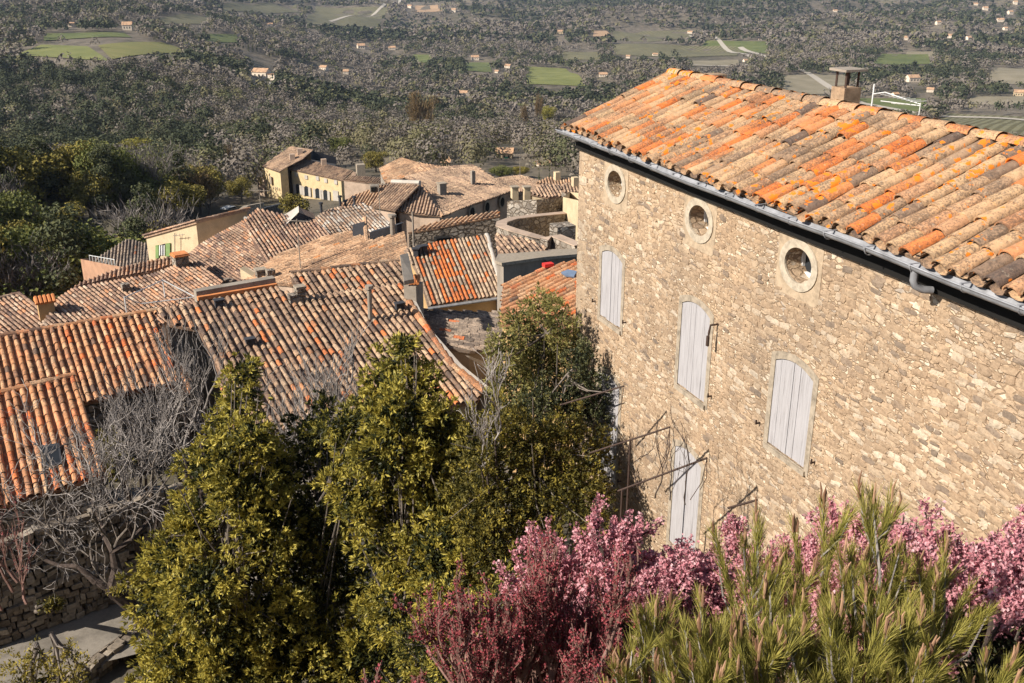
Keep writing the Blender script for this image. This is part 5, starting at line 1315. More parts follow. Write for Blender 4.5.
lm = []; bb = at(495, 470, 17.8); bb[2] = -13.5
for k in range(3):
    p = at(rg.uniform(470, 520), rg.uniform(430, 480), 17.4 + rg.normal(0, .3)); lm.append((p, np.array([rg.normal(.1, .4), rg.normal(0, .2), 1.0]), rg.uniform(.6, .9), .018))
twigtree('bare_shrub', 'thin leafless pale twigs right of the tallest evergreen tree', bb, lm, 24, 'bark_pale', 3, 1, .02, .4, .6, (2, 4), [(np.array([bb, (bb + p) / 2 + [.1, 0, .3], p]), [.04, .03, .02]) for p, *_ in lm[:3]], .72)

# ------------------------------------------------------------------ flowering shrubs
def flowering(name, label, cat, bases, m, bark, seed, L, lvl, fl, per, size, up=.3, spread=.6, kids=(3, 4), r0=.035, cover=(0, 1, 2), shrink=.72, blos='blossom'):
    rg = np.random.default_rng(seed); segs = []; tips = []
    for p, d, l_ in bases: grow(rg, p, d, l_ * L, r0, lvl, segs, tips, up, spread, kids, shrink, .14, .003)
    t = thing(name, bases[0][0], label, cat); barky(t, 'branches', segs, bark, (3, 5))
    mb = MB(); C = []; 
    for pts, r, lv in segs:
        if lv in cover:
            n = int(fl * np.linalg.norm(pts[-1] - pts[0]) * (1.0 if lv < 2 else .5)); 
            if n < 1: continue
            f = rg.random(n) ** .8 * (len(pts) - 1); i = np.minimum(f.astype(int), len(pts) - 2); w = (f - i)[:, None]
            C.append(pts[i] * (1 - w) + pts[i + 1] * w)
    C = np.vstack(C); n = len(C); tone = np.repeat(rg.random(n), per)
    CC = np.repeat(C, per, 0) + rg.normal(0, size * .45, (n * per, 3)); D = rg.normal(0, 1, CC.shape) + [0, 0, .3]
    leafset(mb, CC, D, size * rg.uniform(.6, 1.2, len(CC)), size * rg.uniform(.5, 1.0, len(CC)), rg, np.clip(tone * .7 + rg.random(len(CC)) * .35, 0, 1))
    mb.obj(blos, M[m], t)
    return t
rg = np.random.default_rng(31)
def fan(px0, px1, py, d, n, spread_=.35, lmin=.8, lmax=1.2, zdrop=0):
    out = []
    for k in range(n):
        p = at(px0 + (px1 - px0) * (k + rg.random()) / n, py + rg.normal(0, 14), d + rg.normal(0, .35)); out.append((p, np.array([rg.normal(0, spread_), rg.normal(0, spread_ * .7), 1.0]), rg.uniform(lmin, lmax)))
    return out
flowering('judas_tree', 'pink blossoming shrub under the lower shuttered window of the stone house', 'shrub', fan(585, 790, 655, 8.7, 30, .45), 'pink', 'bark_dark', 32, .42, 4, 62, 4, .034, up=.14, spread=.85)
flowering('judas_tree', 'pink blossoming shrub at the right edge below the stone house wall', 'shrub', fan(880, 1100, 655, 7.7, 30, .45), 'pink', 'bark_dark', 33, .44, 4, 62, 4, .034, up=.14, spread=.85)
flowering('judas_tree', 'pink blossoming shrub glimpsed behind the green needle shrubs', 'shrub', fan(765, 900, 660, 8.6, 13, .45), 'pink', 'bark_dark', 34, .40, 4, 80, 5, .036, up=.14, spread=.85)
flowering('crimson_shrub', 'crimson budded shrub with upright stems in the bottom centre', 'shrub', fan(470, 610, 740, 7.4, 22, .3), 'red', 'twig_red', 35, .45, 4, 40, 3, .02, .35, .55, blos='buds')
flowering('crimson_shrub', 'low crimson budded shrub between the pink blossom and the green needle shrubs', 'shrub', fan(600, 700, 780, 6.8, 12, .3), 'red', 'twig_red', 38, .33, 4, 36, 3, .02, .35, .55, blos='buds')
flowering('crimson_shrub', 'low dull red shrub in front of the olive leaved shrub at the bottom edge', 'shrub', fan(390, 520, 770, 8.2, 12, .34), 'red', 'twig_red', 36, .33, 4, 26, 3, .022, .35, .6, blos='buds')
flowering('red_twig_shrub', 'thin reddish twigs rising beside the rubble wall at the left edge', 'shrub', fan(-10, 30, 590, 20, 5, .2), 'red', 'twig_red', 37, .8, 3, 5, 2, .03, .45, .4, blos='buds')

# ------------------------------------------------------------------ needle shrubs bottom right
def needles(name, label, bases, seed, dens=1.0, candles=.5):
    rg = np.random.default_rng(seed); t = thing(name, bases[0][0], label, 'shrub'); mn = MB(); mks = []; ms = MB()
    for p, top, k in bases:
        ax = top - p; L = np.linalg.norm(ax); stem = np.array([p, p + ax * .35 + rg.normal(0, .03, 3), p + ax * .7 + rg.normal(0, .03, 3), top])
        ms.tube(stem, [.014, .011, .008, .005], 5)
        sh = [(stem[1], stem[3], 1.0)]
        for q in range(k):
            f = rg.uniform(.08, .85); b = p + ax * f; a = rg.uniform(0, 6.28); l_ = L * (1 - f) * rg.uniform(.45, .8) + .12
            d = np.array([math.cos(a) * .42, math.sin(a) * .42, 1.0]); d /= np.linalg.norm(d); e = b + d * l_; m_ = b + d * l_ * .5 + np.array([math.cos(a), math.sin(a), -.3]) * l_ * .08
            ms.tube([b, m_, e], [.008, .006, .004], 4); sh.append((b, e, .8))
        for b, e, w in sh:
            d = e - b; l_ = np.linalg.norm(d); n = int(650 * l_ * dens); f = rg.uniform(.1, 1.0, n); C = b + d * f[:, None]
            D = d / l_ * rg.uniform(.9, 1.4, (n, 1)) + rg.normal(0, .27, (n, 3))
            leafset(mn, C, D, rg.uniform(.08, .16, n), .0032, rg, np.clip(f * .35 + rg.random(n) * .65, 0, 1), .1)
            if rg.random() < candles:
                for z in range(rg.integers(1, 4)):
                    q = e + rg.normal(0, .008, 3); h = rg.uniform(.05, .15); mk = MB(); mk.tube([q - d / l_ * .02, q + np.array([rg.normal(0, .08), rg.normal(0, .08), 1]) * h * .6, q + np.array([rg.normal(0, .08), rg.normal(0, .08), 1]) * h], [.007, .0075, .003], 5, rg.random(), True); mks.append(mk)
    ms.obj('stems', M['bark_pale'], t); mn.obj('foliage', M['needle'], t)
    for mk in mks: mk.obj('bud', M['candle'], t)
    return t
def sp(px, py, d, tx, ty, k): return (at(px, py, d), at(tx, ty, d + .05), k)
needles('needle_shrub', 'green needle leaved shrub with the tallest brown tipped shoots, centre of the lower right', [sp(880, 760, 5.6, 872, 500, 9), sp(850, 780, 5.5, 850, 560, 9), sp(910, 760, 5.7, 905, 560, 8), sp(870, 800, 5.3, 880, 600, 10), sp(845, 800, 5.1, 840, 620, 9), sp(895, 800, 5.15, 900, 625, 9)], 41)
needles('needle_shrub', 'green needle leaved shrub against the pink blossom, right of the crimson bush', [sp(740, 760, 5.8, 757, 520, 8), sp(715, 780, 5.7, 700, 600, 9), sp(760, 790, 5.5, 770, 580, 9), sp(735, 800, 5.3, 740, 620, 9), sp(760, 810, 5.1, 762, 635, 9), sp(790, 810, 5.15, 785, 630, 9), sp(710, 810, 5.1, 712, 640, 9)], 42)
needles('needle_shrub', 'low green needle leaved shrub at the bottom edge beside the crimson bush', [sp(660, 790, 5.4, 655, 610, 9), sp(690, 800, 5.2, 685, 630, 9), sp(630, 800, 5.3, 632, 650, 8)], 43)
needles('needle_shrub', 'slender green needle leaved shrub with one upright shoot against the stone wall', [sp(815, 770, 5.9, 823, 505, 8), sp(795, 790, 5.6, 800, 590, 9), sp(825, 800, 5.3, 825, 620, 9)], 44)
needles('needle_shrub', 'green needle leaved shrub leaning right towards the pink blossom at the right edge', [sp(925, 780, 5.5, 945, 550, 7), sp(940, 800, 5.3, 930, 620, 7), sp(905, 800, 5.2, 912, 635, 8)], 45)
needles('needle_shrub', 'small green needle shoot standing alone in the bottom right corner', [sp(985, 830, 5.2, 985, 660, 6)], 46)

# ------------------------------------------------------------------ small plants bottom left
leafy('young_shrub', 'small yellow green shrub in the bottom left corner', 'shrub', [(35, 655, 16), (20, 675, 22), (45, 680, 20)], 12.5, 'leaf_yellow', 51, 700, .055, .02, 8, dj=.1, base=w_at(30, 740, -10), fill=.5, surf=.4)
leafy('young_shrub', 'small sparse yellow green shrub in front of the dark parapet wall', 'shrub', [(72, 655, 10), (80, 672, 14), (70, 684, 14)], 12.3, 'leaf_yellow', 52, 700, .055, .02, 8, dj=.1, base=w_at(78, 740, -10), fill=.4, surf=.4)
leafy('weed_clump', 'bright green weed clump at the foot of the rubble wall', 'weeds', [(52, 604, 6), (44, 606, 5), (58, 602, 5)], 22.3, 'leaf_yellow', 53, 900, .1, .03, 7, dj=.05, base=w_at(50, 611, -15.3), rlo=.1, rhi=.6)
leafy('weed_clump', 'yellowish weed clump at the wall foot near the leaning trunk', 'weeds', [(118, 592, 6), (135, 582, 6), (142, 575, 5)], 22.3, 'leaf_yellow', 54, 700, .09, .03, 7, dj=.05, base=w_at(130, 596, -15.3))
leafy('garden_shrub', 'mossy green shrub in the shade beside the bright orange roof', 'shrub', [(105, 440, 12), (112, 455, 14), (118, 470, 12)], 27, 'leaf_yellow', 55, 300, .1, .035, 8, dj=.1, base=w_at(112, 500, -15.5), rhi=.5)
# fallen dry leaves on the bank
rgx = np.random.default_rng(61); mb = MB()
n = 9000; C = np.array([w_at(x, y, -12.5) for x, y in zip(rgx.uniform(60, 180, n), rgx.uniform(640, 760, n))]) ; C[:, 2] = T(C[:, 0], C[:, 1]) + .03
leafset(mb, C, rgx.normal(0, 1, C.shape) * [1, 1, .3], .09, .05, rgx, rgx.random(n)); tag(mb.obj('leaf_litter', M['f_copper']), kind='stuff')
# pergola bars
t = thing('pergola_frame', w_at(640, 540, -13), 'rusty iron pergola bars projecting in front of the stone house wall', 'pergola')
def bar(a, b, post=None):
    mb = MB(); mb.tube([a, b], .016, 6, cap=True); mb.obj('bar', M['darkmetal'], t)
    if post is not None:
        mb = MB(); mb.tube([post, [post[0], post[1], post[2] - 4.0]], .018, 5); mb.obj('post', M['darkmetal'], t)
a3, b3 = at(618, 491, 15.2), at(707, 458, 14.0); bar(a3, b3, a3 + (b3 - a3) * .05)
a2, b2 = at(590, 453, 16.4), at(670, 427, 15.3); bar(a2, b2, a2 + (b2 - a2) * .52)
a1, b1 = at(560, 405, 17.2), at(624, 386, 16.4); bar(a1, b1, None)
bar(at(728, 508, 12.6), at(757, 500, 12.2)); bar(at(497, 388, 20), at(535, 378, 19.6))
for p, q in ((b3, at(690, 500, 14.2)), (b2, at(655, 480, 15.4)), (b1, at(612, 425, 16.5)), (b2, at(662, 470, 15.3)), (b3, at(700, 490, 14.1))):
    mb = MB(); m_ = (p + q) / 2 + [.05, 0, -.05]; mb.tube([p, m_, q], .006, 4); mb.obj('wire', M['darkmetal'], t)
# climbing plant on the wires
rg = np.random.default_rng(66); segs = []; tips = []
for p in (at(670, 500, 14.4), at(685, 505, 14.2), at(640, 495, 15), at(655, 498, 15)): grow(rg, p, [rg.normal(0, .2), 0, 1], .55, .012, 3, segs, tips, .3, .5, (2, 3), .75, .2, .003)
v = thing('climbing_vine', at(670, 560, 14.4), 'thin leafless vine climbing the pergola wires before the lower window', 'vine'); barky(v, 'stems', segs, 'bark_dark')
# hedge in front of the mansion
rg = np.random.default_rng(70); B = blobs_world([(288, 203, 8, 0), (296, 204, 8, 0), (303, 206, 6, 0)], 150, rg); P, D = shoots(B, rg, 150, .6); mb = MB()
P = np.repeat(P, 6, 0) + rg.normal(0, .12, (len(P) * 6, 3)); leafset(mb, P, rg.normal(0, 1, P.shape), .3, .2, rg, rg.random(len(P))); mb.obj('foliage', M['f_olive'], HEDGE)
# ------------------------------------------------------------------ valley trees
def crown_mesh(kind, seed):
    rg = np.random.default_rng(seed); mb = MB(); tr = MB()
    def clump(cs, rs, n, sz, flat=1.0):
        for c, r in zip(cs, rs):
            k = max(6, int(n * r * r)); d = rg.normal(0, 1, (k, 3)); d /= np.linalg.norm(d, axis=1)[:, None]
            p = c + d * (r * rg.uniform(.55, 1.05, k))[:, None] * [1, 1, flat]
            leafset(mb, p, d + rg.normal(0, .7, d.shape), sz * rg.uniform(.6, 1.3, k), sz * .7, rg, np.clip(rg.normal(.5, .2, k) + d[:, 2] * .12, 0, 1), .25, d, .55)
    if kind in ('round', 'olive'):
        n = 16; cs = np.array([(math.cos(a) * q, math.sin(a) * q, h) for a, q, h in zip(rg.uniform(0, 6.28, n), rg.uniform(.6, 3.2, n), rg.uniform(2.6, 6.8, n))]); clump(cs, rg.uniform(1.1, 1.9, n), 120, .34, .8); tr.tube([(0, 0, -1), (.1, 0, 2), (.2, .1, 5)], [.3, .22, .1], 6)
        for k in range(5): tr.tube([(.1, 0, 2), cs[k] * .6, cs[k]], [.14, .09, .03], 4)
    elif kind == 'pine':
        n = 15; hs = np.linspace(3, 9.5, n); q = np.interp(hs, [3, 5, 9.5], [1.9, 2.2, .2]); a = rg.uniform(0, 6.28, n)
        cs = np.stack([np.cos(a) * q, np.sin(a) * q, hs + rg.normal(0, .3, n)], 1); clump(cs, rg.uniform(.8, 1.5, n), 150, .31, .65); tr.tube([(0, 0, -1), (.15, 0, 4), (0, .1, 9)], [.28, .2, .05], 6)
        for k in range(6): tr.tube([(.1, 0, hs[k] - .5), cs[k]], [.1, .03], 4)
    elif kind == 'cypress':
        n = 12; hs = np.linspace(.8, 9.5, n); q = np.interp(hs, [.8, 3, 9.5], [.7, .9, .15]); clump(np.stack([rg.normal(0, .1, n), rg.normal(0, .1, n), hs], 1), q, 130, .4, 1.3); tr.tube([(0, 0, -1), (0, 0, 9)], [.2, .04], 5)
    elif kind == 'conifer':
        n = 40; hs = np.linspace(1, 10, n); q = np.interp(hs, [1, 10], [2.4, .1]); a = np.arange(n) * 2.4
        clump(np.stack([np.cos(a) * q, np.sin(a) * q, hs], 1), np.interp(hs, [1, 10], [1.0, .35]), 75, .4, .5); tr.tube([(0, 0, -1), (0, 0, 10)], [.25, .03], 5)
        for k in range(0, n, 3): tr.tube([(0, 0, hs[k]), (math.cos(a[k]) * q[k], math.sin(a[k]) * q[k], hs[k])], [.06, .02], 3)
    elif kind in ('bare', 'copper'):
        segs, tips = [], []
        tr.tube([(0, 0, -1), (.1, 0, 1.5), (0, .1, 3)], [.25, .2, .16], 6)
        for k in range(6): grow(rg, (0, 0, 1.5 + .3 * k), (rg.normal(0, .6), rg.normal(0, .6), 1), 2.7, .11, 2, segs, tips, .3, .6, (3, 4), .72, .12, .02)
        for p, r, l in segs: tr.tube(p, r, 3)
        E_ = np.array([p for p, d in tips]); D_ = np.array([d for p, d in tips])
        m = 16 if kind == 'bare' else 26
        C = np.repeat(E_, m, 0) + rg.normal(0, .45, (len(E_) * m, 3)); DD = np.repeat(D_, m, 0) + rg.normal(0, .5, C.shape) + [0, 0, .3]
        leafset(mb, C, DD, rg.uniform(.6, 1.3, len(C)), .07 if kind == 'bare' else .10, rg, rg.random(len(C)))
    return mb, tr
PROTO = {}
def proto(kind, m, seed):
    mb, tr = crown_mesh(kind, seed); return tr.mesh('trunk', M['bark']), mb.mesh('crown', M[m])
KINDS = {'pine': ('pine', 'f_pine', 'dark_pine', 3), 'green': ('round', 'f_green', 'evergreen_oak', 3), 'olive': ('olive', 'f_olive', 'olive_green_tree', 3), 'bare': ('bare', 'f_bare', 'bare_tree', 3), 'copper': ('copper', 'f_copper', 'coppery_tree', 2),
         'yellow': ('round', 'f_yellow', 'yellow_tree', 1), 'blue': ('conifer', 'f_blue', 'blue_conifer', 1), 'cypress': ('cypress', 'f_pine', 'cypress', 1)}
for k, (g, m, nm, n) in KINDS.items(): PROTO[k] = [proto(g, m, 100 + i * 7 + len(k)) for i in range(n)]
rgF = np.random.default_rng(77)
def tree(kind, p, h, label, group=None, wide=1.0):
    pr = PROTO[kind][rgF.integers(len(PROTO[kind]))]; t = bpy.data.objects.new(KINDS[kind][2], None); COL.objects.link(t)
    s = h / {'pine': 10.2, 'green': 7.8, 'olive': 7.8, 'yellow': 7.8, 'bare': 8.5, 'copper': 8.5, 'blue': 10.3, 'cypress': 10}[kind]
    t.location = tuple(p); t.rotation_euler = (0, 0, rgF.uniform(0, 6.28)); t.scale = (s * wide, s * wide, s * rgF.uniform(.92, 1.1))
    tag(t, label, 'tree', group)
    for nm, me in zip(('trunk', 'crown'), pr):
        o = bpy.data.objects.new(nm, me); COL.objects.link(o); o.parent = t
    return t
TAKEN = []
def tree_px(kind, px, py, hpx, label, wide=1.0, group=None, d=None):
    """tree whose foot is seen at (px, py) and that stands hpx tall in the photograph"""
    P = ground_px(px, py) if d is None else at(px, py, d)
    dist = P @ FW; h = hpx * dist / FPX
    if d is not None: g = float(T(P[0], P[1])); h += max(0, P[2] - g); P = np.array([P[0], P[1], g])
    TAKEN.append((P[0], P[1], h * .45 * wide)); return tree(kind, P, h, label, group, wide)
tree_px('olive', 178, 222, 44, 'large round olive green tree behind the cream house with green shutters', 1.25)
tree_px('olive', 65, 250, 48, 'large round olive green tree at the left, above the terracotta walled house', 1.1)
tree_px('green', 150, 232, 26, 'bright green shrubby tree just behind the cream house', 1.3)
tree_px('green', 75, 272, 30, 'dark domed evergreen oak above the grey brown tiled house', 1.3)
tree_px('blue', 22, 282, 34, 'blue grey conifer at the left edge of the village', 1.0)
tree_px('olive', 15, 308, 28, 'low round olive green tree at the left edge below the blue grey conifer', 1.3)
tree_px('yellow', 72, 300, 36, 'slim yellow green tree left of the terracotta wall', .7)
tree_px('yellow', 138, 165, 24, 'pale yellow green tree among grey bare woods left of the mansion', 1.4)
tree_px('copper', 418, 148, 50, 'tall coppery brown leafless tree above the village roofs', .9)
tree_px('copper', 232, 180, 34, 'slim coppery poplar left of the yellow mansion', .35)
tree_px('yellow', 549, 130, 22, 'bright yellow tree right of the grey woods, above the far cottages', .9)
tree_px('copper', 537, 132, 34, 'slim grey brown poplar beside the bright yellow tree', .4)
tree_px('copper', 526, 134, 28, 'grey brown poplar left of the bright yellow tree', .5)
tree_px('olive', 242, 205, 28, 'olive green tree at the left end wall of the mansion', 1.0)
tree_px('olive', 376, 172, 22, 'grey olive tree behind the right end of the mansion', 1.3)
tree_px('green', 340, 158, 22, 'dark green tree above the mansion roof', 1.3)
tree_px('cypress', 539, 188, 17, 'left one of two small cypresses behind the stone houses', 1.0)
tree_px('cypress', 549.5, 188, 18, 'right one of two small cypresses, nearest the tall stone house', 1.0)
tree_px('green', 500, 180, 16, 'dark green tree behind the ridge of the hipped house', 1.6)
tree_px('olive', 520, 178, 13, 'olive green tree left of the two small cypresses', 1.6)
tree_px('pine', 492, 60, 0.1 + 9, 'dark tree by the pale cottage on the valley slope', 1.2)
for k, (x, lab) in enumerate(((249, 'first'), (253, 'second'), (257, 'third'))):
    tree_px('cypress', x, 52, 11, 'small cypress in the row of three above the vineyard', .9, 'row of cypresses above the vineyard')

HPX = [(128, 30, 10, 'white'), (72, 27, 6, ''), (262, 78, 14, ''), (324, 70, 6, ''), (346, 74, 6, ''), (361, 49, 9, 'white'), (392, 50, 5, ''), (475, 60, 6, ''), (464, 96, 7, ''), (270, 26, 4, ''), (410, 8, 4, ''), (454, 12, 5, ''),
       (603, 77, 6, ''), (560, 34, 5, 'ochre'), (505, 158, 14, 'ochre'), (446, 166, 13, 'ochre'), (543, 166, 9, 'white'), (572, 154, 6, ''), (906, 40, 5, ''), (950, 38, 5, ''), (912, 82, 9, ''), (930, 92, 6, ''), (1018, 96, 8, 'ochre'), (985, 10, 5, ''), (1000, 22, 5, ''), (1015, 4, 5, ''), (975, 6, 4, ''),
       (968, 40, 5, ''), (1005, 30, 4, ''), (938, 24, 4, ''), (508, 68, 5, ''), (497, 73, 4, ''), (690, 34, 4, ''), (628, 58, 4, ''), (745, 62, 4, ''), (655, 56, 4, ''), (895, 96, 5, ''), (760, 40, 3, ''), (835, 12, 3, ''), (1010, 14, 5, '')]
near_lab = {0: 'pale farmhouse on the upper left hillside above the vineyard', 2: 'long tan farmhouse with a low wing in the middle of the valley slope', 5: 'white house with an orange roof beside the dark pines', 14: 'yellow cottage with a green door among trees behind the village', 15: 'tall narrow cream house behind the village roofs', 16: 'white cottage with an orange roof left of the tall house corner', 20: 'pale farm complex at the right behind the roof antenna', 22: 'red roofed farm building at the right edge of the valley', 9: 'tiny pale house on the far left hillside', 1: 'tiny house left of the pale hillside farmhouse', 8: 'cream house on the slope above the copper tree', 18: 'pale house in the far village at the upper right', 12: 'cream cottage beside the green meadow', 13: 'ochre building far off beyond the green meadow'}
wm = {'white': 'farwall', '': 'farwall', 'ochre': 'cream'}
for k, (px, py, hp, c) in enumerate(HPX):
    P = ground_px(px, py); dist = P @ FW; h = min(8, .85 * hp * dist / FPX); w = h * rgF.uniform(1.0, 1.6) if k not in (15,) else h * .7; d = h * 1.1
    TAKEN.append((P[0], P[1], w * .6, .93))
    t = thing('far_house', P - [0, 0, .5], near_lab.get(k, 'small pale house scattered over the far valley floor'), 'house', None if k in near_lab else 'houses scattered over the valley', rz=rgF.uniform(-.5, .35))
    he = h * .68; mb = MB(); mb.box((0, 0, he / 2 - 1), (w, d, he + 2)); mb.add([(-w / 2, -d / 2, he), (-w / 2, d / 2, he), (-w / 2, 0, h)], [(0, 1, 2)]); mb.add([(w / 2, -d / 2, he), (w / 2, d / 2, he), (w / 2, 0, h)], [(0, 1, 2)])
    if k in (2, 20, 5): mb.box((w * .75, 0, he * .3), (w * .6, d * .8, he * .8))
    local_obj(mb, 'wall', M[wm[c]], t)
    mb = MB(); e = .4
    mb.add([(-w / 2 - e, -d / 2 - e, he - .15), (w / 2 + e, -d / 2 - e, he - .15), (w / 2 + e, 0, h + .12), (-w / 2 - e, 0, h + .12), (-w / 2 - e, d / 2 + e, he - .15), (w / 2 + e, d / 2 + e, he - .15)], [(0, 1, 2, 3), (3, 2, 5, 4)])
    if k in (2, 20, 5): mb.box((w * .75, 0, he * .74), (w * .66, d * .9, .3))
    local_obj(mb, 'roof', M['tile_orange_far'], t)
    if hp >= 5:
        for x in (-.28, .0, .28):
            mb = MB(); mb.box((w * x, -d / 2 - .02, he * .55), (w * .09, .1, he * .3)); local_obj(mb, 'window', M['glass'], t)
    if k == 14: mb = MB(); mb.box((w * .15, -d / 2 - .06, he * .25), (w * .22, .1, he * .5)); local_obj(mb, 'door', plain('green_door', (.02, .3, .16)), t)

# ---------------------------------------------------------------- the woods
def inside(px, py, polys):
    r = np.zeros(len(px), bool)
    for P in polys:
        c = np.zeros(len(px), bool); n = len(P)
        for i in range(n):
            x1, y1 = P[i]; x2, y2 = P[(i + 1) % n]
            cond = ((y1 > py) != (y2 > py)) & (px < (x2 - x1) * (py - y1) / (y2 - y1 + 1e-9) + x1); c ^= cond
        r |= c
    return r
rg = np.random.default_rng(99)
def sample(n, r0, r1, pw=1.0):
    th = rg.uniform(-.66, .66, n); u = rg.random(n); r = (r0 ** pw + u * (r1 ** pw - r0 ** pw)) ** (1 / pw)
    return r * np.sin(th), r * np.cos(th)
def lf(x, y, s, ph): return np.sin(x / s + ph + 1.3 * np.sin(y / s * .7 + ph)) * np.cos(y / s * 1.1 - ph + .8 * np.sin(x / s * .6))
X1, Y1 = sample(6600, 85, 660, 1.3); X2, Y2 = sample(24000, 620, 1600, 1.0); X3, Y3 = sample(46000, 1550, 4300, 1.0)
X = np.concatenate([X1, X2, X3]); Y = np.concatenate([Y1, Y2, Y3]); R = np.hypot(X, Y)
ok = ~inside(X, Y, FIELDS)
# village ground stays open
ang = X / np.maximum(Y, 1)
vill = (ang > -.36) & (ang < .1) & (Y < np.interp(ang, [-.36, -.3, -.22, -.12, .1], [95, 160, 228, 224, 190])); ok &= ~vill
ok &= ~((ang < -.36) & (Y < np.interp(ang, [-.8, -.45, -.36], [70, 78, 92])))
ok &= ~((ang >= .1) & (Y < 150))
for x, y, r, *f_ in TAKEN:
    dd = math.hypot(x, y); ok &= (np.hypot(X - x, Y - y) > r + 2.5) & ~((np.abs(np.arctan2(X, Y) - math.atan2(x, y)) < (r + 3) / dd) & (R < dd) & (R > dd * (f_[0] if f_ else .86)))
open_ = lf(X, Y, 120, 2.0) + .5 * lf(X, Y, 45, .5)
ok &= ~((R > 800) & (open_ > np.where(R < 1300, 1.15, .95)) & (rg.random(len(X)) < .88))
X, Y, R, ang = X[ok], Y[ok], R[ok], ang[ok]
# meadows and farm yards stay clear of tall trees on their near side
def topx(x, y, z):
    f_ = y * CP - z * SP; return 512 + FPX * x / f_, 341.5 - FPX * (y * SP + z * CP) / f_
zz_ = T(X, Y); keep = np.ones(len(X), bool)
for hh_ in (2.0, 5.0, 8.5):
    u_, v_ = topx(X, Y, zz_ + hh_)
    keep &= ~(inside(u_, v_, FPX4) & (rg.random(len(X)) < np.where(hh_ < 6, .97, .9)))
    for (hx, hy, hp_, _c) in HPX: keep &= ~((np.abs(u_ - hx) < hp_ * 1.1) & (v_ < hy + 2) & (v_ > hy - hp_ * .8))
X, Y, R, ang = X[keep], Y[keep], R[keep], ang[keep]
Z = T(X, Y)
def kinds(X, Y, R, ang):
    f = lf(X, Y, 75, .3) + .6 * lf(X, Y, 30, 1.7) + rg.normal(0, .35, len(X))
    dark = f > np.where(R < 330, .75, .35)
    dark |= (ang < -.30) & (R < 560) & (R > 230) & (rg.random(len(X)) < .42)
    dark |= (R > 2350) & (ang > -.35) & (ang < .5) & (rg.random(len(X)) < .8)
    g = rg.random(len(X)); k = np.full(len(X), 3)                       # bare
    k[g < .17] = 2; k[(g > .17) & (g < .25)] = 1
    near = (R < 330); k[near & (g < .36)] = 2; k[near & (g > .36) & (g < .48)] = 1; k[(g > .975)] = 4
    k[dark] = np.where(g[dark] < .78, 0, 1)
    return k
K = kinds(X, Y, R, ang)
order = np.argsort(R); KN = ['pine', 'green', 'olive', 'bare', 'copper']
GL = {'pine': ('dark pine among the woods on the slope beyond the village', 'dark pines in the near woods'), 'green': ('dark green evergreen oak among the woods beyond the village', 'evergreen oaks in the near woods'), 'olive': ('olive green tree among the woods beyond the village', 'olive green trees in the near woods'),
      'bare': ('leafless grey tree among the woods beyond the village', 'leafless trees in the near woods'), 'copper': ('leafless coppery tree among the grey woods beyond the village', 'coppery trees in the near woods')}
NI = 290
for i in order[:NI]:
    kn = KN[K[i]]; tree(kn, (X[i], Y[i], Z[i]), rgF.uniform(7.5, 12.5) * (1.1 if kn == 'pine' else .9), GL[kn][0], GL[kn][1], rgF.uniform(.85, 1.25))
def forest(idx, name, per, hh, leafsz):
    """many crowns merged in one mesh: a wood seen from afar"""
    mb = MB(); tone = np.array([.12, .32, .5, .82, .68])
    n = len(idx); C = np.stack([X[idx], Y[idx], Z[idx]], 1); h = hh * rg.uniform(.65, 1.25, n); w = h * rg.uniform(.38, .62, n)
    h = np.where(K[idx] == 0, h * 1.12, h)
    P = np.repeat(C, per, 0); H_ = np.repeat(h, per); W_ = np.repeat(w, per); k = np.repeat(K[idx], per)
    d = rg.normal(0, 1, P.shape); d /= np.linalg.norm(d, axis=1)[:, None]
    d[:, 2] = np.abs(d[:, 2]) * 1.1 - .25
    q = rg.uniform(.5, 1.05, len(P)); taper = np.where(k == 0, 1.25 - .75 * np.clip(d[:, 2], 0, 1), 1.0)
    P = P + d * np.stack([W_ * q * taper, W_ * q * taper, H_ * .52 * q], 1) + np.stack([0 * H_, 0 * H_, H_ * .5], 1)
    sz = np.repeat(leafsz * h / hh, per) * rg.uniform(.6, 1.3, len(P)); sz = np.where(k >= 3, sz * 1.15, sz)
    D = d + rg.normal(0, .55, d.shape) + np.where((k >= 3)[:, None], np.array([0, 0, 1.2]), 0)
    jt = np.repeat(rg.normal(0, .035, n), per)
    nv = d * np.array([1, 1, .8]) + [0, 0, .25]
    leafset(mb, P, D, sz, sz * np.where(k >= 3, .6, .9), rg, np.clip(tone[k] + jt + rg.normal(0, .018, len(P)), 0, 1), .1, nv / np.linalg.norm(nv, axis=1)[:, None], np.where(k >= 3, .38, .3)[:, None])
    return tag(mb.obj(name, M['f_mass']), kind='stuff')
rest = order[NI:]
Rr = R[rest]
forest(rest[Rr < 400], 'woodland', 280, 9.0, .62)
forest(rest[(Rr >= 400) & (Rr < 640)], 'woodland', 150, 9.5, .9)
forest(rest[(Rr >= 640) & (Rr < 1550)], 'woodland', 30, 9.5, 2.0)
forest(rest[Rr >= 1550], 'woodland', 11, 10.0, 4.4)
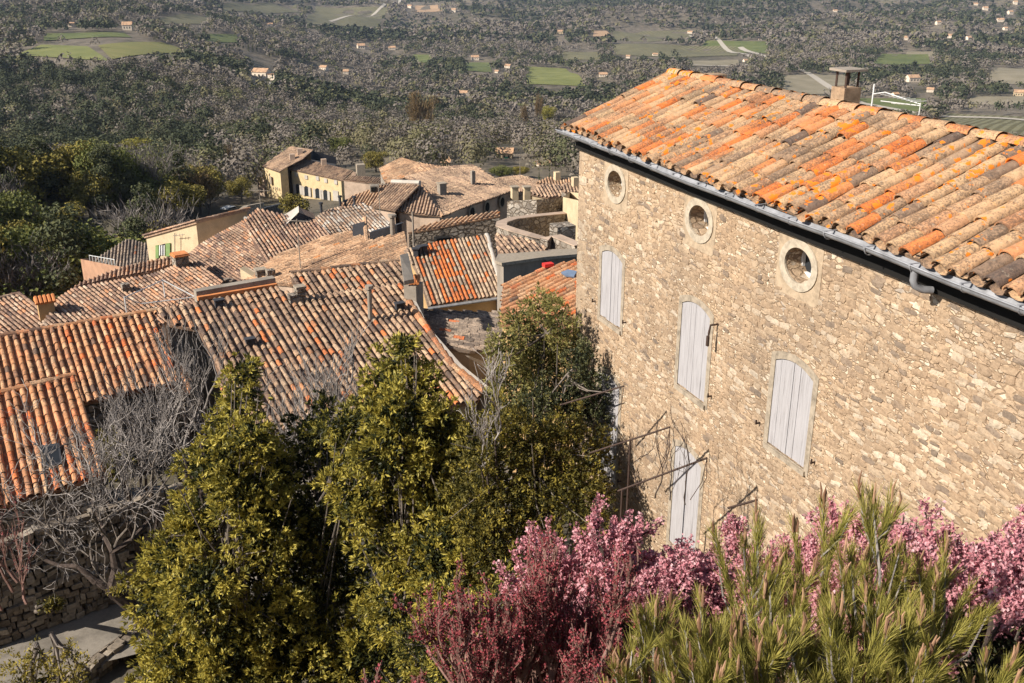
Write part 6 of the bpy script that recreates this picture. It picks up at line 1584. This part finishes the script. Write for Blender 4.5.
# ------------------------------------------------------------------ light, air, camera
SUN_AZ, SUN_EL = 243.0, 36.0
w = bpy.data.worlds.new('World'); S.world = w; w.use_nodes = True
nt = w.node_tree; bg = nt.nodes['Background']
sky = nt.nodes.new('ShaderNodeTexSky'); sky.sky_type = 'NISHITA'; sky.sun_disc = False
sky.sun_elevation = math.radians(SUN_EL); sky.sun_rotation = math.radians(SUN_AZ); sky.altitude = 300; sky.air_density = 1.0; sky.dust_density = 1.0
nt.links.new(sky.outputs[0], bg.inputs['Color']); bg.inputs['Strength'].default_value = .065
sd = bpy.data.lights.new('sun', 'SUN'); sd.energy = 4.6; sd.angle = math.radians(.5); sd.color = (1.0, .935, .84)
so = bpy.data.objects.new('sun', sd); COL.objects.link(so)
tosun = azv(SUN_AZ) * math.cos(math.radians(SUN_EL)) + np.array([0, 0, math.sin(math.radians(SUN_EL))])
so.rotation_euler = Vector(tosun).to_track_quat('Z', 'Y').to_euler(); so.location = (-30, 0, 60)
cd = bpy.data.cameras.new('camera'); cam = bpy.data.objects.new('camera', cd); COL.objects.link(cam)
cd.sensor_width = 36; cd.lens = 36 * FPX / W0; cd.clip_start = .1; cd.clip_end = 20000
cam.location = (0, 0, 0); cam.rotation_euler = (math.radians(90) - PITCH, 0, 0); S.camera = cam
if HAZE:
    mb = MB(); mb.box((0, 4400, -60), (14000, 9200, 400))
    hz, hnt, hb = mat('haze'); hnt.nodes.remove(hb); pv = hnt.nodes.new('ShaderNodeVolumePrincipled')
    pv.inputs['Color'].default_value = (.66, .78, 1.0, 1); pv.inputs['Density'].default_value = HAZE; pv.inputs['Anisotropy'].default_value = .2
    hnt.links.new(pv.outputs[0], hnt.nodes['Material Output'].inputs['Volume'])
    tag(mb.obj('haze', hz), kind='stuff')
S.view_settings.view_transform = 'Standard'; S.view_settings.look = 'None'; S.view_settings.exposure = 0.8; S.view_settings.gamma = 1
S.cycles.max_bounces = 6; S.cycles.diffuse_bounces = 3; S.cycles.transmission_bounces = 3; S.cycles.volume_bounces = 0
S.cycles.use_adaptive_sampling = True; S.cycles.adaptive_threshold = .02
